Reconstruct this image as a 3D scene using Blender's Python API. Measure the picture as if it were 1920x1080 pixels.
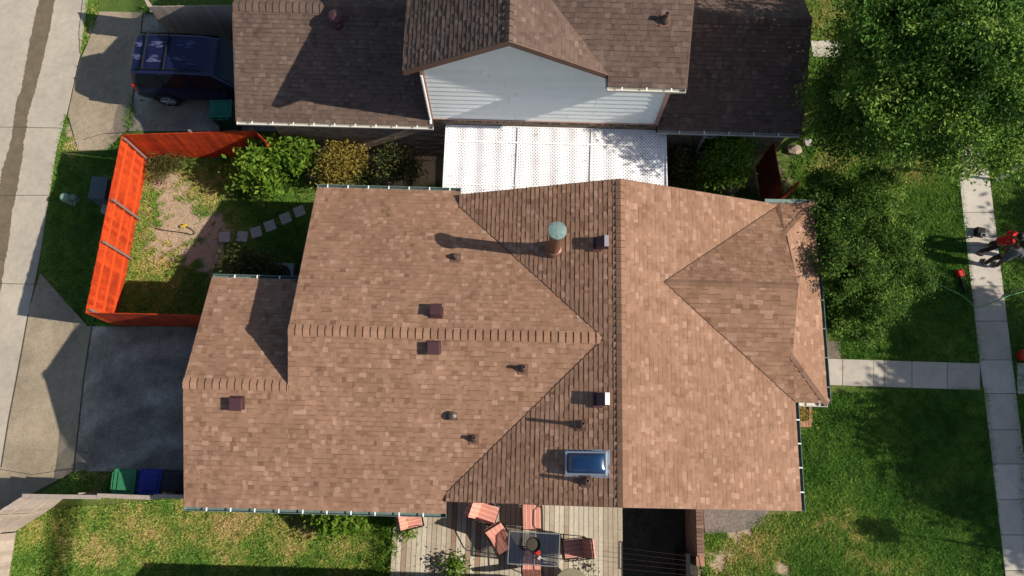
import bpy, bmesh, math, random
import numpy as np
from mathutils import Vector, Matrix
from mathutils.geometry import tessellate_polygon
random.seed(7); rng = np.random.default_rng(11)
for o in list(bpy.data.objects): bpy.data.objects.remove(o)
SC = bpy.context.scene; COL = SC.collection
# ------------------------------------------------------------------ camera
H = 24.0
FPX = 1492.5; PITCH, YAW, ROLL = 0.24579, 0.02606, -0.00513
RM = (Matrix.Rotation(YAW, 3, 'Z') @ Matrix.Rotation(ROLL, 3, 'Y') @ Matrix.Rotation(PITCH, 3, 'X'))
cam = bpy.data.cameras.new('camera'); cam.sensor_width = 36; cam.lens = FPX / 1920 * 36; cam.clip_end = 2000
co = bpy.data.objects.new('camera', cam); COL.objects.link(co)
co.matrix_world = Matrix.Translation((0, 0, H)) @ RM.to_4x4(); SC.camera = co
# ------------------------------------------------------------------ sky, sun, exposure
SUN_EL = math.radians(35.5); SUN_DIR = Vector((math.cos(SUN_EL) * .994, -math.cos(SUN_EL) * .11, math.sin(SUN_EL))).normalized()
w = bpy.data.worlds.new('World'); SC.world = w; w.use_nodes = True
sk = w.node_tree.nodes.new('ShaderNodeTexSky'); sk.sky_type = 'NISHITA'; sk.sun_disc = False
sk.sun_elevation = SUN_EL; sk.sun_rotation = math.atan2(SUN_DIR.x, SUN_DIR.y)
bg = w.node_tree.nodes['Background']; bg.inputs[1].default_value = 0.078
w.node_tree.links.new(sk.outputs[0], bg.inputs[0])
sl = bpy.data.lights.new('sun', 'SUN'); sl.energy = 4.45; sl.angle = math.radians(.5); sl.color = (1, .93, .82)
so = bpy.data.objects.new('sun', sl); COL.objects.link(so); so.rotation_euler = SUN_DIR.to_track_quat('Z', 'Y').to_euler()
SC.view_settings.view_transform = 'Standard'; SC.view_settings.look = 'None'; SC.view_settings.gamma = 1
SC.view_settings.exposure = 0.65

# ------------------------------------------------------------------ helpers
def U(px, py, z=0.0):
    """point of the plane at height z that photo pixel (px, py) of the survey shows"""
    d = RM @ Vector(((px - 960) / FPX, (540 - py) / FPX, -1)); t = (z - H) / d.z
    return Vector((d.x * t, d.y * t, z))
def tag(o, label=None, cat=None, group=None, kind=None):
    if label: o['label'] = label
    if cat: o['category'] = cat
    if group: o['group'] = group
    if kind: o['kind'] = kind
    return o
def empty(name, loc=(0, 0, 0), rz=0.0, label=None, cat=None, group=None):
    o = bpy.data.objects.new(name, None); COL.objects.link(o); o.location = loc; o.rotation_euler = (0, 0, rz)
    o.empty_display_size = .2
    return tag(o, label, cat, group)
def copy_tree(o, parent=None):
    c = o.copy(); COL.objects.link(c); c.parent = parent
    for ch in [k for k in COL.objects if k.parent == o]: copy_tree(ch, c)
    return c
class MB:
    def __init__(s): s.v = []; s.f = []; s.t = []; s.m = []
    def face(s, pts, t=.5, m=0):
        n = len(s.v); s.v += [tuple(p) for p in pts]; s.f.append(tuple(range(n, n + len(pts)))); s.t.append(t); s.m.append(m)
    def raw(s, vs, fs, t=.5, m=0):
        n = len(s.v); s.v += [tuple(p) for p in vs]
        for f in fs: s.f.append(tuple(i + n for i in f)); s.t.append(t); s.m.append(m)
    def box(s, c, d, rz=0.0, t=.5, m=0, tp=1.0):
        cx, cy, cz = c; a, b, h = d[0] / 2, d[1] / 2, d[2] / 2; cr, sr = math.cos(rz), math.sin(rz); vs = []
        for z in (-h, h):
            k = tp if z > 0 else 1
            for x, y in ((-a, -b), (a, -b), (a, b), (-a, b)):
                x *= k; y *= k
                vs.append((cx + x * cr - y * sr, cy + x * sr + y * cr, cz + z))
        s.raw(vs, [(3, 2, 1, 0), (4, 5, 6, 7), (0, 1, 5, 4), (1, 2, 6, 5), (2, 3, 7, 6), (3, 0, 4, 7)], t, m)
    def tube(s, pts, r, n=8, t=.5, m=0, cap=True):
        pts = [Vector(p) for p in pts]; rs = r if isinstance(r, (list, tuple)) else [r] * len(pts); rings = []
        base = len(s.v); up = Vector((0, 0, 1))
        for i, p in enumerate(pts):
            d = (pts[min(i + 1, len(pts) - 1)] - pts[max(i - 1, 0)])
            d = d.normalized() if d.length > 1e-9 else Vector((0, 0, 1))
            a = d.cross(up if abs(d.z) < .95 else Vector((1, 0, 0))).normalized(); b = d.cross(a)
            for k in range(n):
                an = 2 * math.pi * k / n; q = p + (a * math.cos(an) + b * math.sin(an)) * rs[i]; s.v.append(tuple(q))
        for i in range(len(pts) - 1):
            for k in range(n):
                s.f.append((base + i * n + k, base + i * n + (k + 1) % n, base + (i + 1) * n + (k + 1) % n, base + (i + 1) * n + k)); s.t.append(t); s.m.append(m)
        if cap:
            s.f.append(tuple(base + k for k in range(n))[::-1]); s.t.append(t); s.m.append(m)
            s.f.append(tuple(base + (len(pts) - 1) * n + k for k in range(n))); s.t.append(t); s.m.append(m)
    def lathe(s, prof, c=(0, 0, 0), n=24, t=.5, m=0):
        base = len(s.v)
        for r, z in prof:
            for k in range(n):
                a = 2 * math.pi * k / n; s.v.append((c[0] + r * math.cos(a), c[1] + r * math.sin(a), c[2] + z))
        for i in range(len(prof) - 1):
            for k in range(n):
                s.f.append((base + i * n + k, base + i * n + (k + 1) % n, base + (i + 1) * n + (k + 1) % n, base + (i + 1) * n + k)); s.t.append(t); s.m.append(m)
        s.f.append(tuple(base + (len(prof) - 1) * n + k for k in range(n))); s.t.append(t); s.m.append(m)
        s.f.append(tuple(base + k for k in range(n))[::-1]); s.t.append(t); s.m.append(m)
    def prism(s, poly, z0, z1, t=.5, m=0):
        """poly: xy list, ccw"""
        n = len(poly); vs = [(p[0], p[1], z0) for p in poly] + [(p[0], p[1], z1) for p in poly]
        s.raw(vs, [tuple(range(n))[::-1], tuple(range(n, 2 * n))] + [(i, (i + 1) % n, n + (i + 1) % n, n + i) for i in range(n)], t, m)
    def slab(s, poly, dz, t=.5, m=0):
        """3-D polygon extruded straight down"""
        n = len(poly); vs = [tuple(p) for p in poly] + [(p[0], p[1], p[2] - dz) for p in poly]
        s.raw(vs, [tuple(range(n)), tuple(range(n, 2 * n))[::-1]] + [(i, n + i, n + (i + 1) % n, (i + 1) % n) for i in range(n)], t, m)
    def build(s, name, mats, parent=None, loc=None, smooth=False, bevel=0, rz=0):
        me = bpy.data.meshes.new(name); me.from_pydata(s.v, [], s.f)
        if not isinstance(mats, (list, tuple)): mats = [mats]
        for m_ in mats: me.materials.append(m_)
        at = me.attributes.new('tint', 'FLOAT', 'FACE'); at.data.foreach_set('value', np.array(s.t, 'f'))
        me.polygons.foreach_set('material_index', np.array(s.m, 'i'))
        if smooth: me.polygons.foreach_set('use_smooth', np.ones(len(s.f), bool))
        me.update(); o = bpy.data.objects.new(name, me); COL.objects.link(o); o.parent = parent
        if loc is not None: o.location = loc
        if rz: o.rotation_euler.z = rz
        if bevel:
            b = o.modifiers.new('bevel', 'BEVEL'); b.width = bevel; b.segments = 2; b.limit_method = 'ANGLE'; b.angle_limit = math.radians(35)
        return o
def npmesh(name, V, F, mats, tint=None, parent=None, smooth=False):
    """V (n,3), F (m,k) numpy"""
    me = bpy.data.meshes.new(name); k = F.shape[1]
    me.vertices.add(len(V)); me.vertices.foreach_set('co', V.astype('f').ravel())
    me.loops.add(F.size); me.loops.foreach_set('vertex_index', F.astype('i').ravel())
    me.polygons.add(len(F)); me.polygons.foreach_set('loop_start', np.arange(0, F.size, k, dtype='i'))
    me.polygons.foreach_set('loop_total', np.full(len(F), k, 'i'))
    me.materials.append(mats)
    if tint is not None:
        at = me.attributes.new('tint', 'FLOAT', 'FACE'); at.data.foreach_set('value', tint.astype('f'))
    me.update(calc_edges=True)
    if smooth: me.polygons.foreach_set('use_smooth', np.ones(len(F), bool))
    o = bpy.data.objects.new(name, me); COL.objects.link(o); o.parent = parent
    return o
# value noise
_LAT = np.random.default_rng(3).random((256, 256))
def vnoise(x, y):
    xi = np.floor(x).astype(int); yi = np.floor(y).astype(int); fx = x - xi; fy = y - yi
    fx = fx * fx * (3 - 2 * fx); fy = fy * fy * (3 - 2 * fy); g = lambda a, b: _LAT[a % 256, b % 256]
    return (g(xi, yi) * (1 - fx) + g(xi + 1, yi) * fx) * (1 - fy) + (g(xi, yi + 1) * (1 - fx) + g(xi + 1, yi + 1) * fx) * fy
def fbm(x, y, o=4):
    s = 0; a = .5; f = 1.
    for i in range(o): s = s + a * vnoise(x * f + 17 * i, y * f + 31 * i); a *= .5; f *= 2.03
    return s / (1 - .5 ** o)
def inpoly(x, y, poly):
    r = np.zeros(x.shape, bool); n = len(poly)
    for i in range(n):
        x0, y0 = poly[i][:2]; x1, y1 = poly[(i + 1) % n][:2]
        c = ((y0 > y) != (y1 > y)) & (x < (x1 - x0) * (y - y0) / ((y1 - y0) if y1 != y0 else 1e-9) + x0); r ^= c
    return r

# ------------------------------------------------------------------ materials
def mat(name, color=(.5, .5, .5), rough=.8, metal=0.0, ramp=None, noise=None, bump=None, spec=.3, trans=0.0, alpha=1.0, coords='Object', attr='tint', var=0.0, swirl=None):
    """ramp: [(pos,color)] driven by face tint; noise: (scale, amount) brightness mottling; second pair (scale2, amount2)"""
    m = bpy.data.materials.new(name); m.use_nodes = True; nt = m.node_tree; N = nt.nodes; L = nt.links
    b = N['Principled BSDF']; b.inputs['Roughness'].default_value = rough; b.inputs['Metallic'].default_value = metal
    b.inputs['Specular IOR Level'].default_value = spec; b.inputs['Base Color'].default_value = (*color, 1)
    cur = None
    if ramp:
        a = N.new('ShaderNodeAttribute'); a.attribute_name = attr; r = N.new('ShaderNodeValToRGB'); e = r.color_ramp.elements
        while len(e) < len(ramp): e.new(.5)
        for i, (p, c) in enumerate(ramp): e[i].position = p; e[i].color = (*c, 1)
        L.new(a.outputs['Fac'], r.inputs[0]); cur = r.outputs[0]
    tc = N.new('ShaderNodeTexCoord')
    if noise:
        for i in range(0, len(noise), 2):
            sc_, am = noise[i], noise[i + 1]
            nz = N.new('ShaderNodeTexNoise'); nz.inputs['Scale'].default_value = sc_; nz.inputs['Detail'].default_value = 5; nz.inputs['Roughness'].default_value = .65
            L.new(tc.outputs[coords], nz.inputs['Vector'])
            mp = N.new('ShaderNodeMapRange'); mp.inputs[1].default_value = .3; mp.inputs[2].default_value = .7; mp.inputs[3].default_value = 1 - am; mp.inputs[4].default_value = 1 + am
            L.new(nz.outputs[0], mp.inputs[0])
            mx = N.new('ShaderNodeMixRGB'); mx.blend_type = 'MULTIPLY'; mx.inputs[0].default_value = 1
            if cur: L.new(cur, mx.inputs[1])
            else: mx.inputs[1].default_value = (*color, 1)
            L.new(mp.outputs[0], mx.inputs[2]); cur = mx.outputs[0]
    if swirl:
        mg = N.new('ShaderNodeMapping'); mg.inputs['Location'].default_value = swirl[0]; L.new(tc.outputs[coords], mg.inputs[0])
        wv = N.new('ShaderNodeTexWave'); wv.wave_type = 'RINGS'; wv.rings_direction = 'Z'; wv.inputs['Scale'].default_value = swirl[1]; wv.inputs['Distortion'].default_value = 5; wv.inputs['Detail'].default_value = 3; wv.inputs['Detail Scale'].default_value = .6; L.new(mg.outputs[0], wv.inputs[0])
        mp = N.new('ShaderNodeMapRange'); mp.inputs[1].default_value = .55; mp.inputs[2].default_value = 1; mp.inputs[3].default_value = 1; mp.inputs[4].default_value = 1 + swirl[2]; L.new(wv.outputs[1], mp.inputs[0])
        mx = N.new('ShaderNodeMixRGB'); mx.blend_type = 'MULTIPLY'; mx.inputs[0].default_value = 1; L.new(cur, mx.inputs[1]); L.new(mp.outputs[0], mx.inputs[2]); cur = mx.outputs[0]
    if cur: L.new(cur, b.inputs['Base Color'])
    if bump:
        nz = N.new('ShaderNodeTexNoise'); nz.inputs['Scale'].default_value = bump[0]; nz.inputs['Detail'].default_value = 4
        L.new(tc.outputs[coords], nz.inputs['Vector']); bp = N.new('ShaderNodeBump'); bp.inputs['Strength'].default_value = bump[1]; bp.inputs['Distance'].default_value = .02
        L.new(nz.outputs[0], bp.inputs['Height']); L.new(bp.outputs[0], b.inputs['Normal'])
    if trans > 0:
        t = N.new('ShaderNodeBsdfTranslucent'); ms = N.new('ShaderNodeMixShader'); ms.inputs[0].default_value = trans
        if cur: L.new(cur, t.inputs[0])
        else: t.inputs[0].default_value = (*color, 1)
        L.new(b.outputs[0], ms.inputs[1]); L.new(t.outputs[0], ms.inputs[2]); L.new(ms.outputs[0], N['Material Output'].inputs[0])
    if alpha < 1: b.inputs['Alpha'].default_value = alpha
    return m
def brickmat(name, c1, c2, mortar, sx=.22, sz=.075, stain=.3):
    m = bpy.data.materials.new(name); m.use_nodes = True; nt = m.node_tree; N = nt.nodes; L = nt.links; b = N['Principled BSDF']; b.inputs['Roughness'].default_value = .9
    tc = N.new('ShaderNodeTexCoord'); sp = N.new('ShaderNodeSeparateXYZ'); L.new(tc.outputs['Object'], sp.inputs[0])
    ad = N.new('ShaderNodeMath'); L.new(sp.outputs[0], ad.inputs[0]); L.new(sp.outputs[1], ad.inputs[1])
    cb = N.new('ShaderNodeCombineXYZ'); L.new(ad.outputs[0], cb.inputs[0]); L.new(sp.outputs[2], cb.inputs[1])
    br = N.new('ShaderNodeTexBrick'); L.new(cb.outputs[0], br.inputs[0]); br.inputs['Scale'].default_value = 1
    br.inputs['Brick Width'].default_value = sx; br.inputs['Row Height'].default_value = sz; br.inputs['Mortar Size'].default_value = .008; br.inputs['Bias'].default_value = -.1
    br.inputs[1].default_value = (*c1, 1); br.inputs[2].default_value = (*c2, 1); br.inputs[3].default_value = (*mortar, 1)
    nz = N.new('ShaderNodeTexNoise'); nz.inputs['Scale'].default_value = 6; nz.inputs['Detail'].default_value = 6; L.new(cb.outputs[0], nz.inputs['Vector'])
    mp = N.new('ShaderNodeMapRange'); mp.inputs[1].default_value = .3; mp.inputs[2].default_value = .7; mp.inputs[3].default_value = 1 - stain; mp.inputs[4].default_value = 1 + stain; L.new(nz.outputs[0], mp.inputs[0])
    mx = N.new('ShaderNodeMixRGB'); mx.blend_type = 'MULTIPLY'; mx.inputs[0].default_value = 1; L.new(br.outputs[0], mx.inputs[1]); L.new(mp.outputs[0], mx.inputs[2]); L.new(mx.outputs[0], b.inputs['Base Color'])
    bp = N.new('ShaderNodeBump'); bp.inputs['Strength'].default_value = .6; bp.inputs['Distance'].default_value = .01; bp.invert = True; L.new(br.outputs['Fac'], bp.inputs['Height']); L.new(bp.outputs[0], b.inputs['Normal'])
    return m
M = {}
M['shingle'] = mat('tan_shingle', rough=.95, spec=.1, ramp=[(0, (.12, .06, .038)), (.35, (.24, .135, .084)), (.7, (.295, .17, .112)), (1, (.365, .225, .16))], noise=(60, .22, .5, .1, 2.2, .12), bump=(220, .5))
M['shingle_dark'] = mat('brown_shingle', rough=.95, spec=.1, ramp=[(0, (.068, .046, .038)), (.4, (.115, .078, .061)), (.75, (.145, .099, .077)), (1, (.18, .13, .1))], noise=(60, .22, .5, .12, 2.2, .12), bump=(220, .5))
M['felt'] = mat('roof_edge', (.05, .032, .025), .9)
M['fascia'] = mat('brown_trim', (.13, .075, .055), .6, noise=(5, .15))
M['trim_pink'] = mat('pinkish_trim', (.33, .2, .16), .6)
M['brick'] = brickmat('brick', (.26, .17, .11), (.12, .085, .06), (.2, .18, .15))
M['brick_red'] = brickmat('brick_red', (.28, .13, .08), (.38, .2, .12), (.25, .22, .18), .2, .07)
M['siding'] = mat('pale_siding', rough=.55, ramp=[(0, (.72, .765, .735)), (1, (.78, .82, .79))], noise=(3, .03))
M['white'] = mat('white_paint', (.75, .75, .72), .5, noise=(8, .06))
M['gutter_w'] = mat('cream_gutter', (.55, .52, .46), .5)
M['gutter_g'] = mat('grey_green_gutter', (.12, .17, .155), .45, noise=(6, .2))
M['conc'] = mat('concrete', (.37, .32, .255), .9, noise=(.6, .14, 5, .1, 40, .16, 90, .12), bump=(60, .3))
M['conc_p'] = mat('pavement_concrete', rough=.9, ramp=[(0, (.37, .32, .265)), (1, (.47, .42, .36))], noise=(1.3, .12, 14, .08, 90, .08), bump=(60, .3))
M['aggr'] = mat('exposed_aggregate', (.28, .225, .155), .95, noise=(.6, .2, 5, .14, 45, .45), bump=(60, .8))
M['aggr_dark'] = mat('driveway_aggregate', (.21, .188, .152), .95, noise=(.8, .35, 3, .2, 22, .3, 50, .4), bump=(60, .8), swirl=((9, 4, 0), .22, .45))
M['wet'] = mat('wet_streak', (.135, .105, .065), .6, noise=(3, .18, 25, .25), bump=(40, .2), spec=.4)
M['soil'] = mat('bare_soil', (.16, .125, .095), 1, noise=(2, .2, 16, .35), bump=(30, 1))
M['soil_pale'] = mat('dusty_soil', (.17, .14, .12), 1, noise=(2, .2, 16, .3), bump=(30, 1))
M['soil_shade'] = mat('shade_dark_soil', (.045, .04, .028), 1, noise=(2, .3, 14, .4), bump=(30, 1))  # brick wall's shade over the patio put into the soil colour, not damp
M['crack'] = mat('joint_filler', (.06, .05, .035), 1)
M['fence'] = mat('orange_stained_wood', rough=.7, ramp=[(0, (.31, .026, .004)), (.5, (.4, .038, .006)), (1, (.46, .05, .008))], noise=(2.2, .35, 14, .3))
M['fence_rail'] = mat('orange_rail', (.5, .065, .01), .7, noise=(6, .1))
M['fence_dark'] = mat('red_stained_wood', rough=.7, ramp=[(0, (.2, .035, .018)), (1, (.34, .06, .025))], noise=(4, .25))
M['post'] = mat('galvanised_post', (.24, .17, .15), .5, .3, noise=(8, .2))
M['oldwood'] = mat('weathered_wood', rough=.9, ramp=[(0, (.29, .235, .195)), (.5, (.34, .275, .225)), (1, (.4, .33, .275))], noise=(5, .15, 40, .15))
M['deck'] = mat('deck_board', rough=.85, ramp=[(0, (.25, .16, .11)), (.4, (.34, .28, .2)), (1, (.47, .42, .33))], noise=(2.5, .12, 25, .15), bump=(30, .3))
M['bark'] = mat('bark', (.14, .1, .07), .95, noise=(8, .3), bump=(20, 1))
def leafmat(name, dark, mid, light, tr=.42): return mat(name, rough=.6, spec=.18, ramp=[(0, dark), (.5, mid), (1, light)], trans=tr)
M['leaf_tree'] = leafmat('tree_leaf', (.035, .09, .012), (.10, .215, .028), (.30, .42, .075))
M['leaf_shrub'] = leafmat('shrub_leaf', (.035, .08, .01), (.09, .18, .024), (.22, .32, .055))
M['leaf_bright'] = leafmat('bright_leaf', (.06, .13, .012), (.12, .22, .02), (.26, .34, .04))
M['leaf_yellow'] = leafmat('yellowing_leaf', (.12, .10, .025), (.24, .19, .04), (.38, .26, .05))
M['leaf_dark'] = leafmat('dull_leaf', (.03, .045, .014), (.07, .085, .025), (.15, .14, .04))
M['grass'] = mat('grass_blade', rough=.7, spec=.15, ramp=[(0, (.05, .14, .018)), (.3, (.115, .245, .036)), (.6, (.2, .335, .055)), (.78, (.38, .40, .09)), (1, (.6, .46, .2))], trans=.25)
M['black'] = mat('black_metal', (.012, .012, .013), .4, .5)
M['dkplastic'] = mat('black_plastic', (.01, .01, .011), .6, spec=.15)
M['mauve'] = mat('brown_metal_vent', (.085, .038, .042), .45, .3, noise=(12, .1))
M['ventwhite'] = mat('pale_metal_vent', (.42, .36, .4), .4, .4)
M['lead'] = mat('lead_flashing', (.13, .09, .075), .5, .5, noise=(20, .2))
M['verd'] = mat('green_painted_cap', (.19, .26, .235), .45, .2, noise=(9, .12))
M['fluec'] = mat('brown_flue', (.2, .105, .07), .45, .4, noise=(8, .12))
M['skyglass'] = mat('tinted_skylight_dome', (.012, .04, .105), .15, 0, spec=.7)
M['alu'] = mat('aluminium_frame', (.38, .44, .5), .4, .5)
M['navy'] = mat('navy_car_paint', (.008, .011, .045), .3, .3, noise=(2, .2), spec=.6)
M['navyroof'] = mat('worn_navy_roof', (.02, .03, .13), .35, .2, noise=(3, .45), spec=.6)
M['worn'] = mat('peeled_clearcoat', (.05, .055, .12), .7, noise=(14, .5))
M['carglass'] = mat('car_glass', (.008, .01, .012), .08, 0, spec=.8)
M['windscreen'] = mat('windscreen_glass', (.03, .055, .075), .1, 0, spec=.9)
M['rubber'] = mat('rubber', (.012, .012, .012), .8)
M['rim'] = mat('alloy_rim', (.42, .45, .5), .35, .7)
M['redlens'] = mat('tail_lens', (.35, .02, .015), .2)
M['bin_green'] = mat('green_bin_plastic', (.03, .16, .07), .5, noise=(4, .1))
M['bin_dgreen'] = mat('dark_green_bin_plastic', (.012, .12, .075), .5, noise=(4, .1))
M['bin_blue'] = mat('blue_bin_plastic', (.012, .025, .2), .5, noise=(4, .1))
M['bin_black'] = mat('black_bin_plastic', (.012, .014, .018), .5)
M['cushion'] = mat('coral_cushion', rough=.9, ramp=[(0, (.48, .19, .14)), (1, (.64, .32, .25))], noise=(12, .1))
M['greenbox'] = mat('utility_green', (.07, .1, .1), .6, noise=(5, .15))
M['pedestal'] = mat('pale_green_plastic', (.2, .31, .22), .5, noise=(6, .15))
M['stone'] = mat('stepping_stone', (.33, .31, .29), .9, noise=(5, .15, 40, .12), bump=(50, .3))
M['rock'] = mat('rock', (.26, .2, .15), .9, noise=(6, .35))
M['acgrey'] = mat('ac_metal', (.2, .22, .22), .5, .3)
M['red'] = mat('red_plastic', (.45, .025, .015), .4)
M['yellow'] = mat('yellow_plastic', (.6, .42, .02), .5)
M['cord'] = mat('green_cord', (.1, .3, .12), .6)
M['blackhose'] = mat('black_hose', (.02, .02, .02), .6)
M['shirt_red'] = mat('red_shirt', (.6, .02, .025), .85, noise=(10, .15))
M['pants_maroon'] = mat('dark_trousers', (.035, .02, .022), .9)
M['pants_grey'] = mat('grey_trousers', (.06, .06, .06), .9)
M['shirt_grey'] = mat('grey_shirt', (.09, .105, .115), .85, noise=(10, .15))
M['shirt_blue'] = mat('pale_blue_shirt', (.35, .45, .62), .85)
M['skin'] = mat('skin', (.3, .16, .1), .55)
M['hair'] = mat('black_hair', (.012, .01, .009), .6)
M['cap'] = mat('black_cap', (.02, .02, .022), .8)
M['shoe'] = mat('dark_shoe', (.03, .026, .024), .7)
M['slate'] = mat('slate_table_top', (.2, .18, .12), .8, noise=(9, .15))
M['greysign'] = mat('pale_post_paint', (.45, .43, .4), .6)
def glass_mat():
    m = mat('smoked_glass', (.02, .03, .05), .08, spec=.6); b = m.node_tree.nodes['Principled BSDF']; b.inputs['Alpha'].default_value = .45; return m
M['tableglass'] = glass_mat()
def lattice_mat():
    m = bpy.data.materials.new('white_lattice_panel'); m.use_nodes = True; nt = m.node_tree; N = nt.nodes; L = nt.links; b = N['Principled BSDF']; b.inputs['Roughness'].default_value = .6
    tc = N.new('ShaderNodeTexCoord'); mp = N.new('ShaderNodeMapping'); mp.inputs['Rotation'].default_value = (0, 0, math.radians(45)); L.new(tc.outputs['Object'], mp.inputs[0])
    sp = N.new('ShaderNodeSeparateXYZ'); L.new(mp.outputs[0], sp.inputs[0]); per = .07
    def tri(o):
        a = N.new('ShaderNodeMath'); a.operation = 'PINGPONG'; a.inputs[1].default_value = per / 2; L.new(o, a.inputs[0]); return a.outputs[0]
    g = N.new('ShaderNodeMath'); g.operation = 'MINIMUM'; L.new(tri(sp.outputs[0]), g.inputs[0]); L.new(tri(sp.outputs[1]), g.inputs[1])
    c = N.new('ShaderNodeMath'); c.operation = 'GREATER_THAN'; c.inputs[1].default_value = per * .3; L.new(g.outputs[0], c.inputs[0])
    nz = N.new('ShaderNodeTexNoise'); nz.inputs['Scale'].default_value = 1.2; L.new(tc.outputs['Object'], nz.inputs['Vector'])
    cr = N.new('ShaderNodeValToRGB'); cr.color_ramp.elements[0].position = .35; cr.color_ramp.elements[0].color = (.8, .76, .77, 1); cr.color_ramp.elements[1].position = .6; cr.color_ramp.elements[1].color = (.9, .89, .89, 1); L.new(nz.outputs[0], cr.inputs[0])
    L.new(cr.outputs[0], b.inputs['Base Color'])
    tr = N.new('ShaderNodeBsdfTransparent'); ms = N.new('ShaderNodeMixShader'); L.new(c.outputs[0], ms.inputs[0]); L.new(b.outputs[0], ms.inputs[1]); L.new(tr.outputs[0], ms.inputs[2]); L.new(ms.outputs[0], N['Material Output'].inputs[0])
    return m
M['lattice'] = lattice_mat()

# ------------------------------------------------------------------ ground
def px(poly, z=0.0): return [U(a, b, z) for a, b in poly]
ALLEY = [(-300, -200), (172, -200), (165, 0), (150, 100), (128, 200), (105, 282), (75, 480), (53, 589), (16, 788), (2, 876), (-40, 1080), (-70, 1300), (-600, 1300), (-600, -200)]
APRON = [(53, 589), (76, 512), (165, 612), (172, 612), (138, 884), (60, 926), (-40, 1010), (-40, 1080), (2, 876), (16, 788)]
DRIVE = [(172, 612), (420, 612), (400, 884), (138, 884)]
NAPRON = [(186, 22), (268, 24), (240, 244), (228, 250), (200, 281), (148, 283), (128, 215), (148, 120), (165, 82)]
NDRIVE = [(268, 24), (520, 20), (520, 246), (240, 246)]
PAVE = [(1778, -300), (1852, -300), (1858, 350), (1885, 560), (1905, 740), (1925, 1300), (1908, 1300), (1885, 1080), (1838, 690), (1800, 350), (1780, 100)]
LAWN_FRONT = [(1495, 740), (1850, 728), (1890, 1200), (1310, 1200), (1320, 1000), (1440, 965), (1500, 965)]
LAWN_FRONT2 = [(1490, 320), (1800, 300), (1840, 678), (1575, 672), (1560, 600), (1500, 400)]
LAWN_FRONT3 = [(1500, -200), (1782, -200), (1802, 360), (1700, 400), (1480, 330), (1500, 240)]
LAWN_BACK = [(60, 958), (345, 935), (740, 945), (735, 1200), (-30, 1200), (10, 1010)]
YARD_IN = [(272, 300), (440, 290), (640, 330), (720, 345), (640, 420), (600, 620), (215, 612)]
YARD_OUT = [(107, 284), (128, 290), (200, 283), (232, 252), (285, 262), (280, 300), (218, 611), (200, 612), (165, 611), (76, 510)]
VERGE = [(1862, -200), (2400, -200), (2400, 1400), (1930, 1200), (1890, 600), (1858, 350)]
SLIVERS = [[(165, 0), (186, 2), (178, 55), (165, 80), (152, 100)], [(107, 284), (122, 216), (132, 225), (150, 284)], [(232, 246), (238, 205), (246, 170), (252, 205), (250, 240)], [(138, 886), (205, 884), (345, 885), (345, 936), (80, 932)], [(268, 10), (440, 12), (440, 26), (268, 28)]]
# dirt patches: px, py, radius x, radius y (m), strength
DIRT = [(325, 385, .85, 1.2, 1.05), (300, 345, .6, .6, .8), (385, 470, .9, .8, 1.15), (300, 470, .6, .5, .8), (350, 430, 1.1, .6, 1.25), (400, 420, .5, .6, .9), (135, 250, .25, .5, 1), (170, 50, .14, .6, 1),
        (1360, 985, 1.1, .45, 1.0), (1345, 1045, .5, .4, .8), (1470, 1065, .35, .25, .9), (1500, 290, .5, .3, .75), (1800, 640, .5, .25, .5), (680, 1000, .2, .5, .5), (600, 330, .8, .3, 1), (1240, 1020, 1.2, 1.4, 1.4), (450, 620, 1, .5, .6), (1370, 300, 1.6, 1.2, 1.3), (780, 310, 2.2, .7, 1.3)]
DRY = [(330, 1000, 2.2, .7, .55), (560, 1000, 1.2, .6, .4), (200, 1030, 1.5, .5, .5), (1400, 1040, 1.6, .7, .75), (1560, 985, 1.8, .5, .5), (1640, 1060, 1.5, .4, .45), (330, 335, 1.3, .8, 1.0), (290, 500, .9, .7, .7), (400, 380, .7, .7, .7), (330, 440, 1.4, 1.2, .6), (1600, 310, 1.8, .7, .45), (1700, 320, 1.0, .5, .5), (1560, 40, 1.2, 1.6, .7), (140, 270, .3, .5, .9), (1800, 900, .8, 1.5, .2), (440, 985, .9, .5, .6), (100, 1000, .8, .8, .4)]
def field(X, Y, lst, sc_=1.7):
    s = np.zeros_like(X)
    for a, b, rx, ry, k in lst:
        c = U(a, b, 0); d = ((X - c.x) / rx) ** 2 + ((Y - c.y) / ry) ** 2
        s = np.maximum(s, k * np.exp(-d * .8))
    return s
def dirtdry(X, Y):
    n = fbm(X * 1.6, Y * 1.6); n2 = fbm(X * 6 + 40, Y * 6); d = field(X, Y, DIRT)
    dirt = np.clip((d + (n - .5) * .9 + (n2 - .5) * 1.0 - .52) * 3.5, 0, 1) * (d > .12)
    dry = np.clip(field(X, Y, DRY) + (n - .5) * .8 + (n2 - .5) * .5, 0, 1)
    return dirt, dry
xs = np.concatenate([[-600, -200, -80, -40, -26], np.arange(-20, 20.01, .11), [26, 40, 80, 200, 600]])
ys = np.concatenate([[-600, -200, -60, -20, -9], np.arange(-5, 18.01, .11), [24, 40, 80, 200, 600]])
GX, GY = np.meshgrid(xs, ys); dirt, dry = dirtdry(GX, GY)
nx, ny = len(xs), len(ys); idx = np.arange(nx * ny).reshape(ny, nx)
Fq = np.stack([idx[:-1, :-1], idx[:-1, 1:], idx[1:, 1:], idx[1:, :-1]], -1).reshape(-1, 4)
rel = (fbm(GX * 3, GY * 3) - .5) * .03 * (np.abs(GX) < 20) - .02
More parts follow.
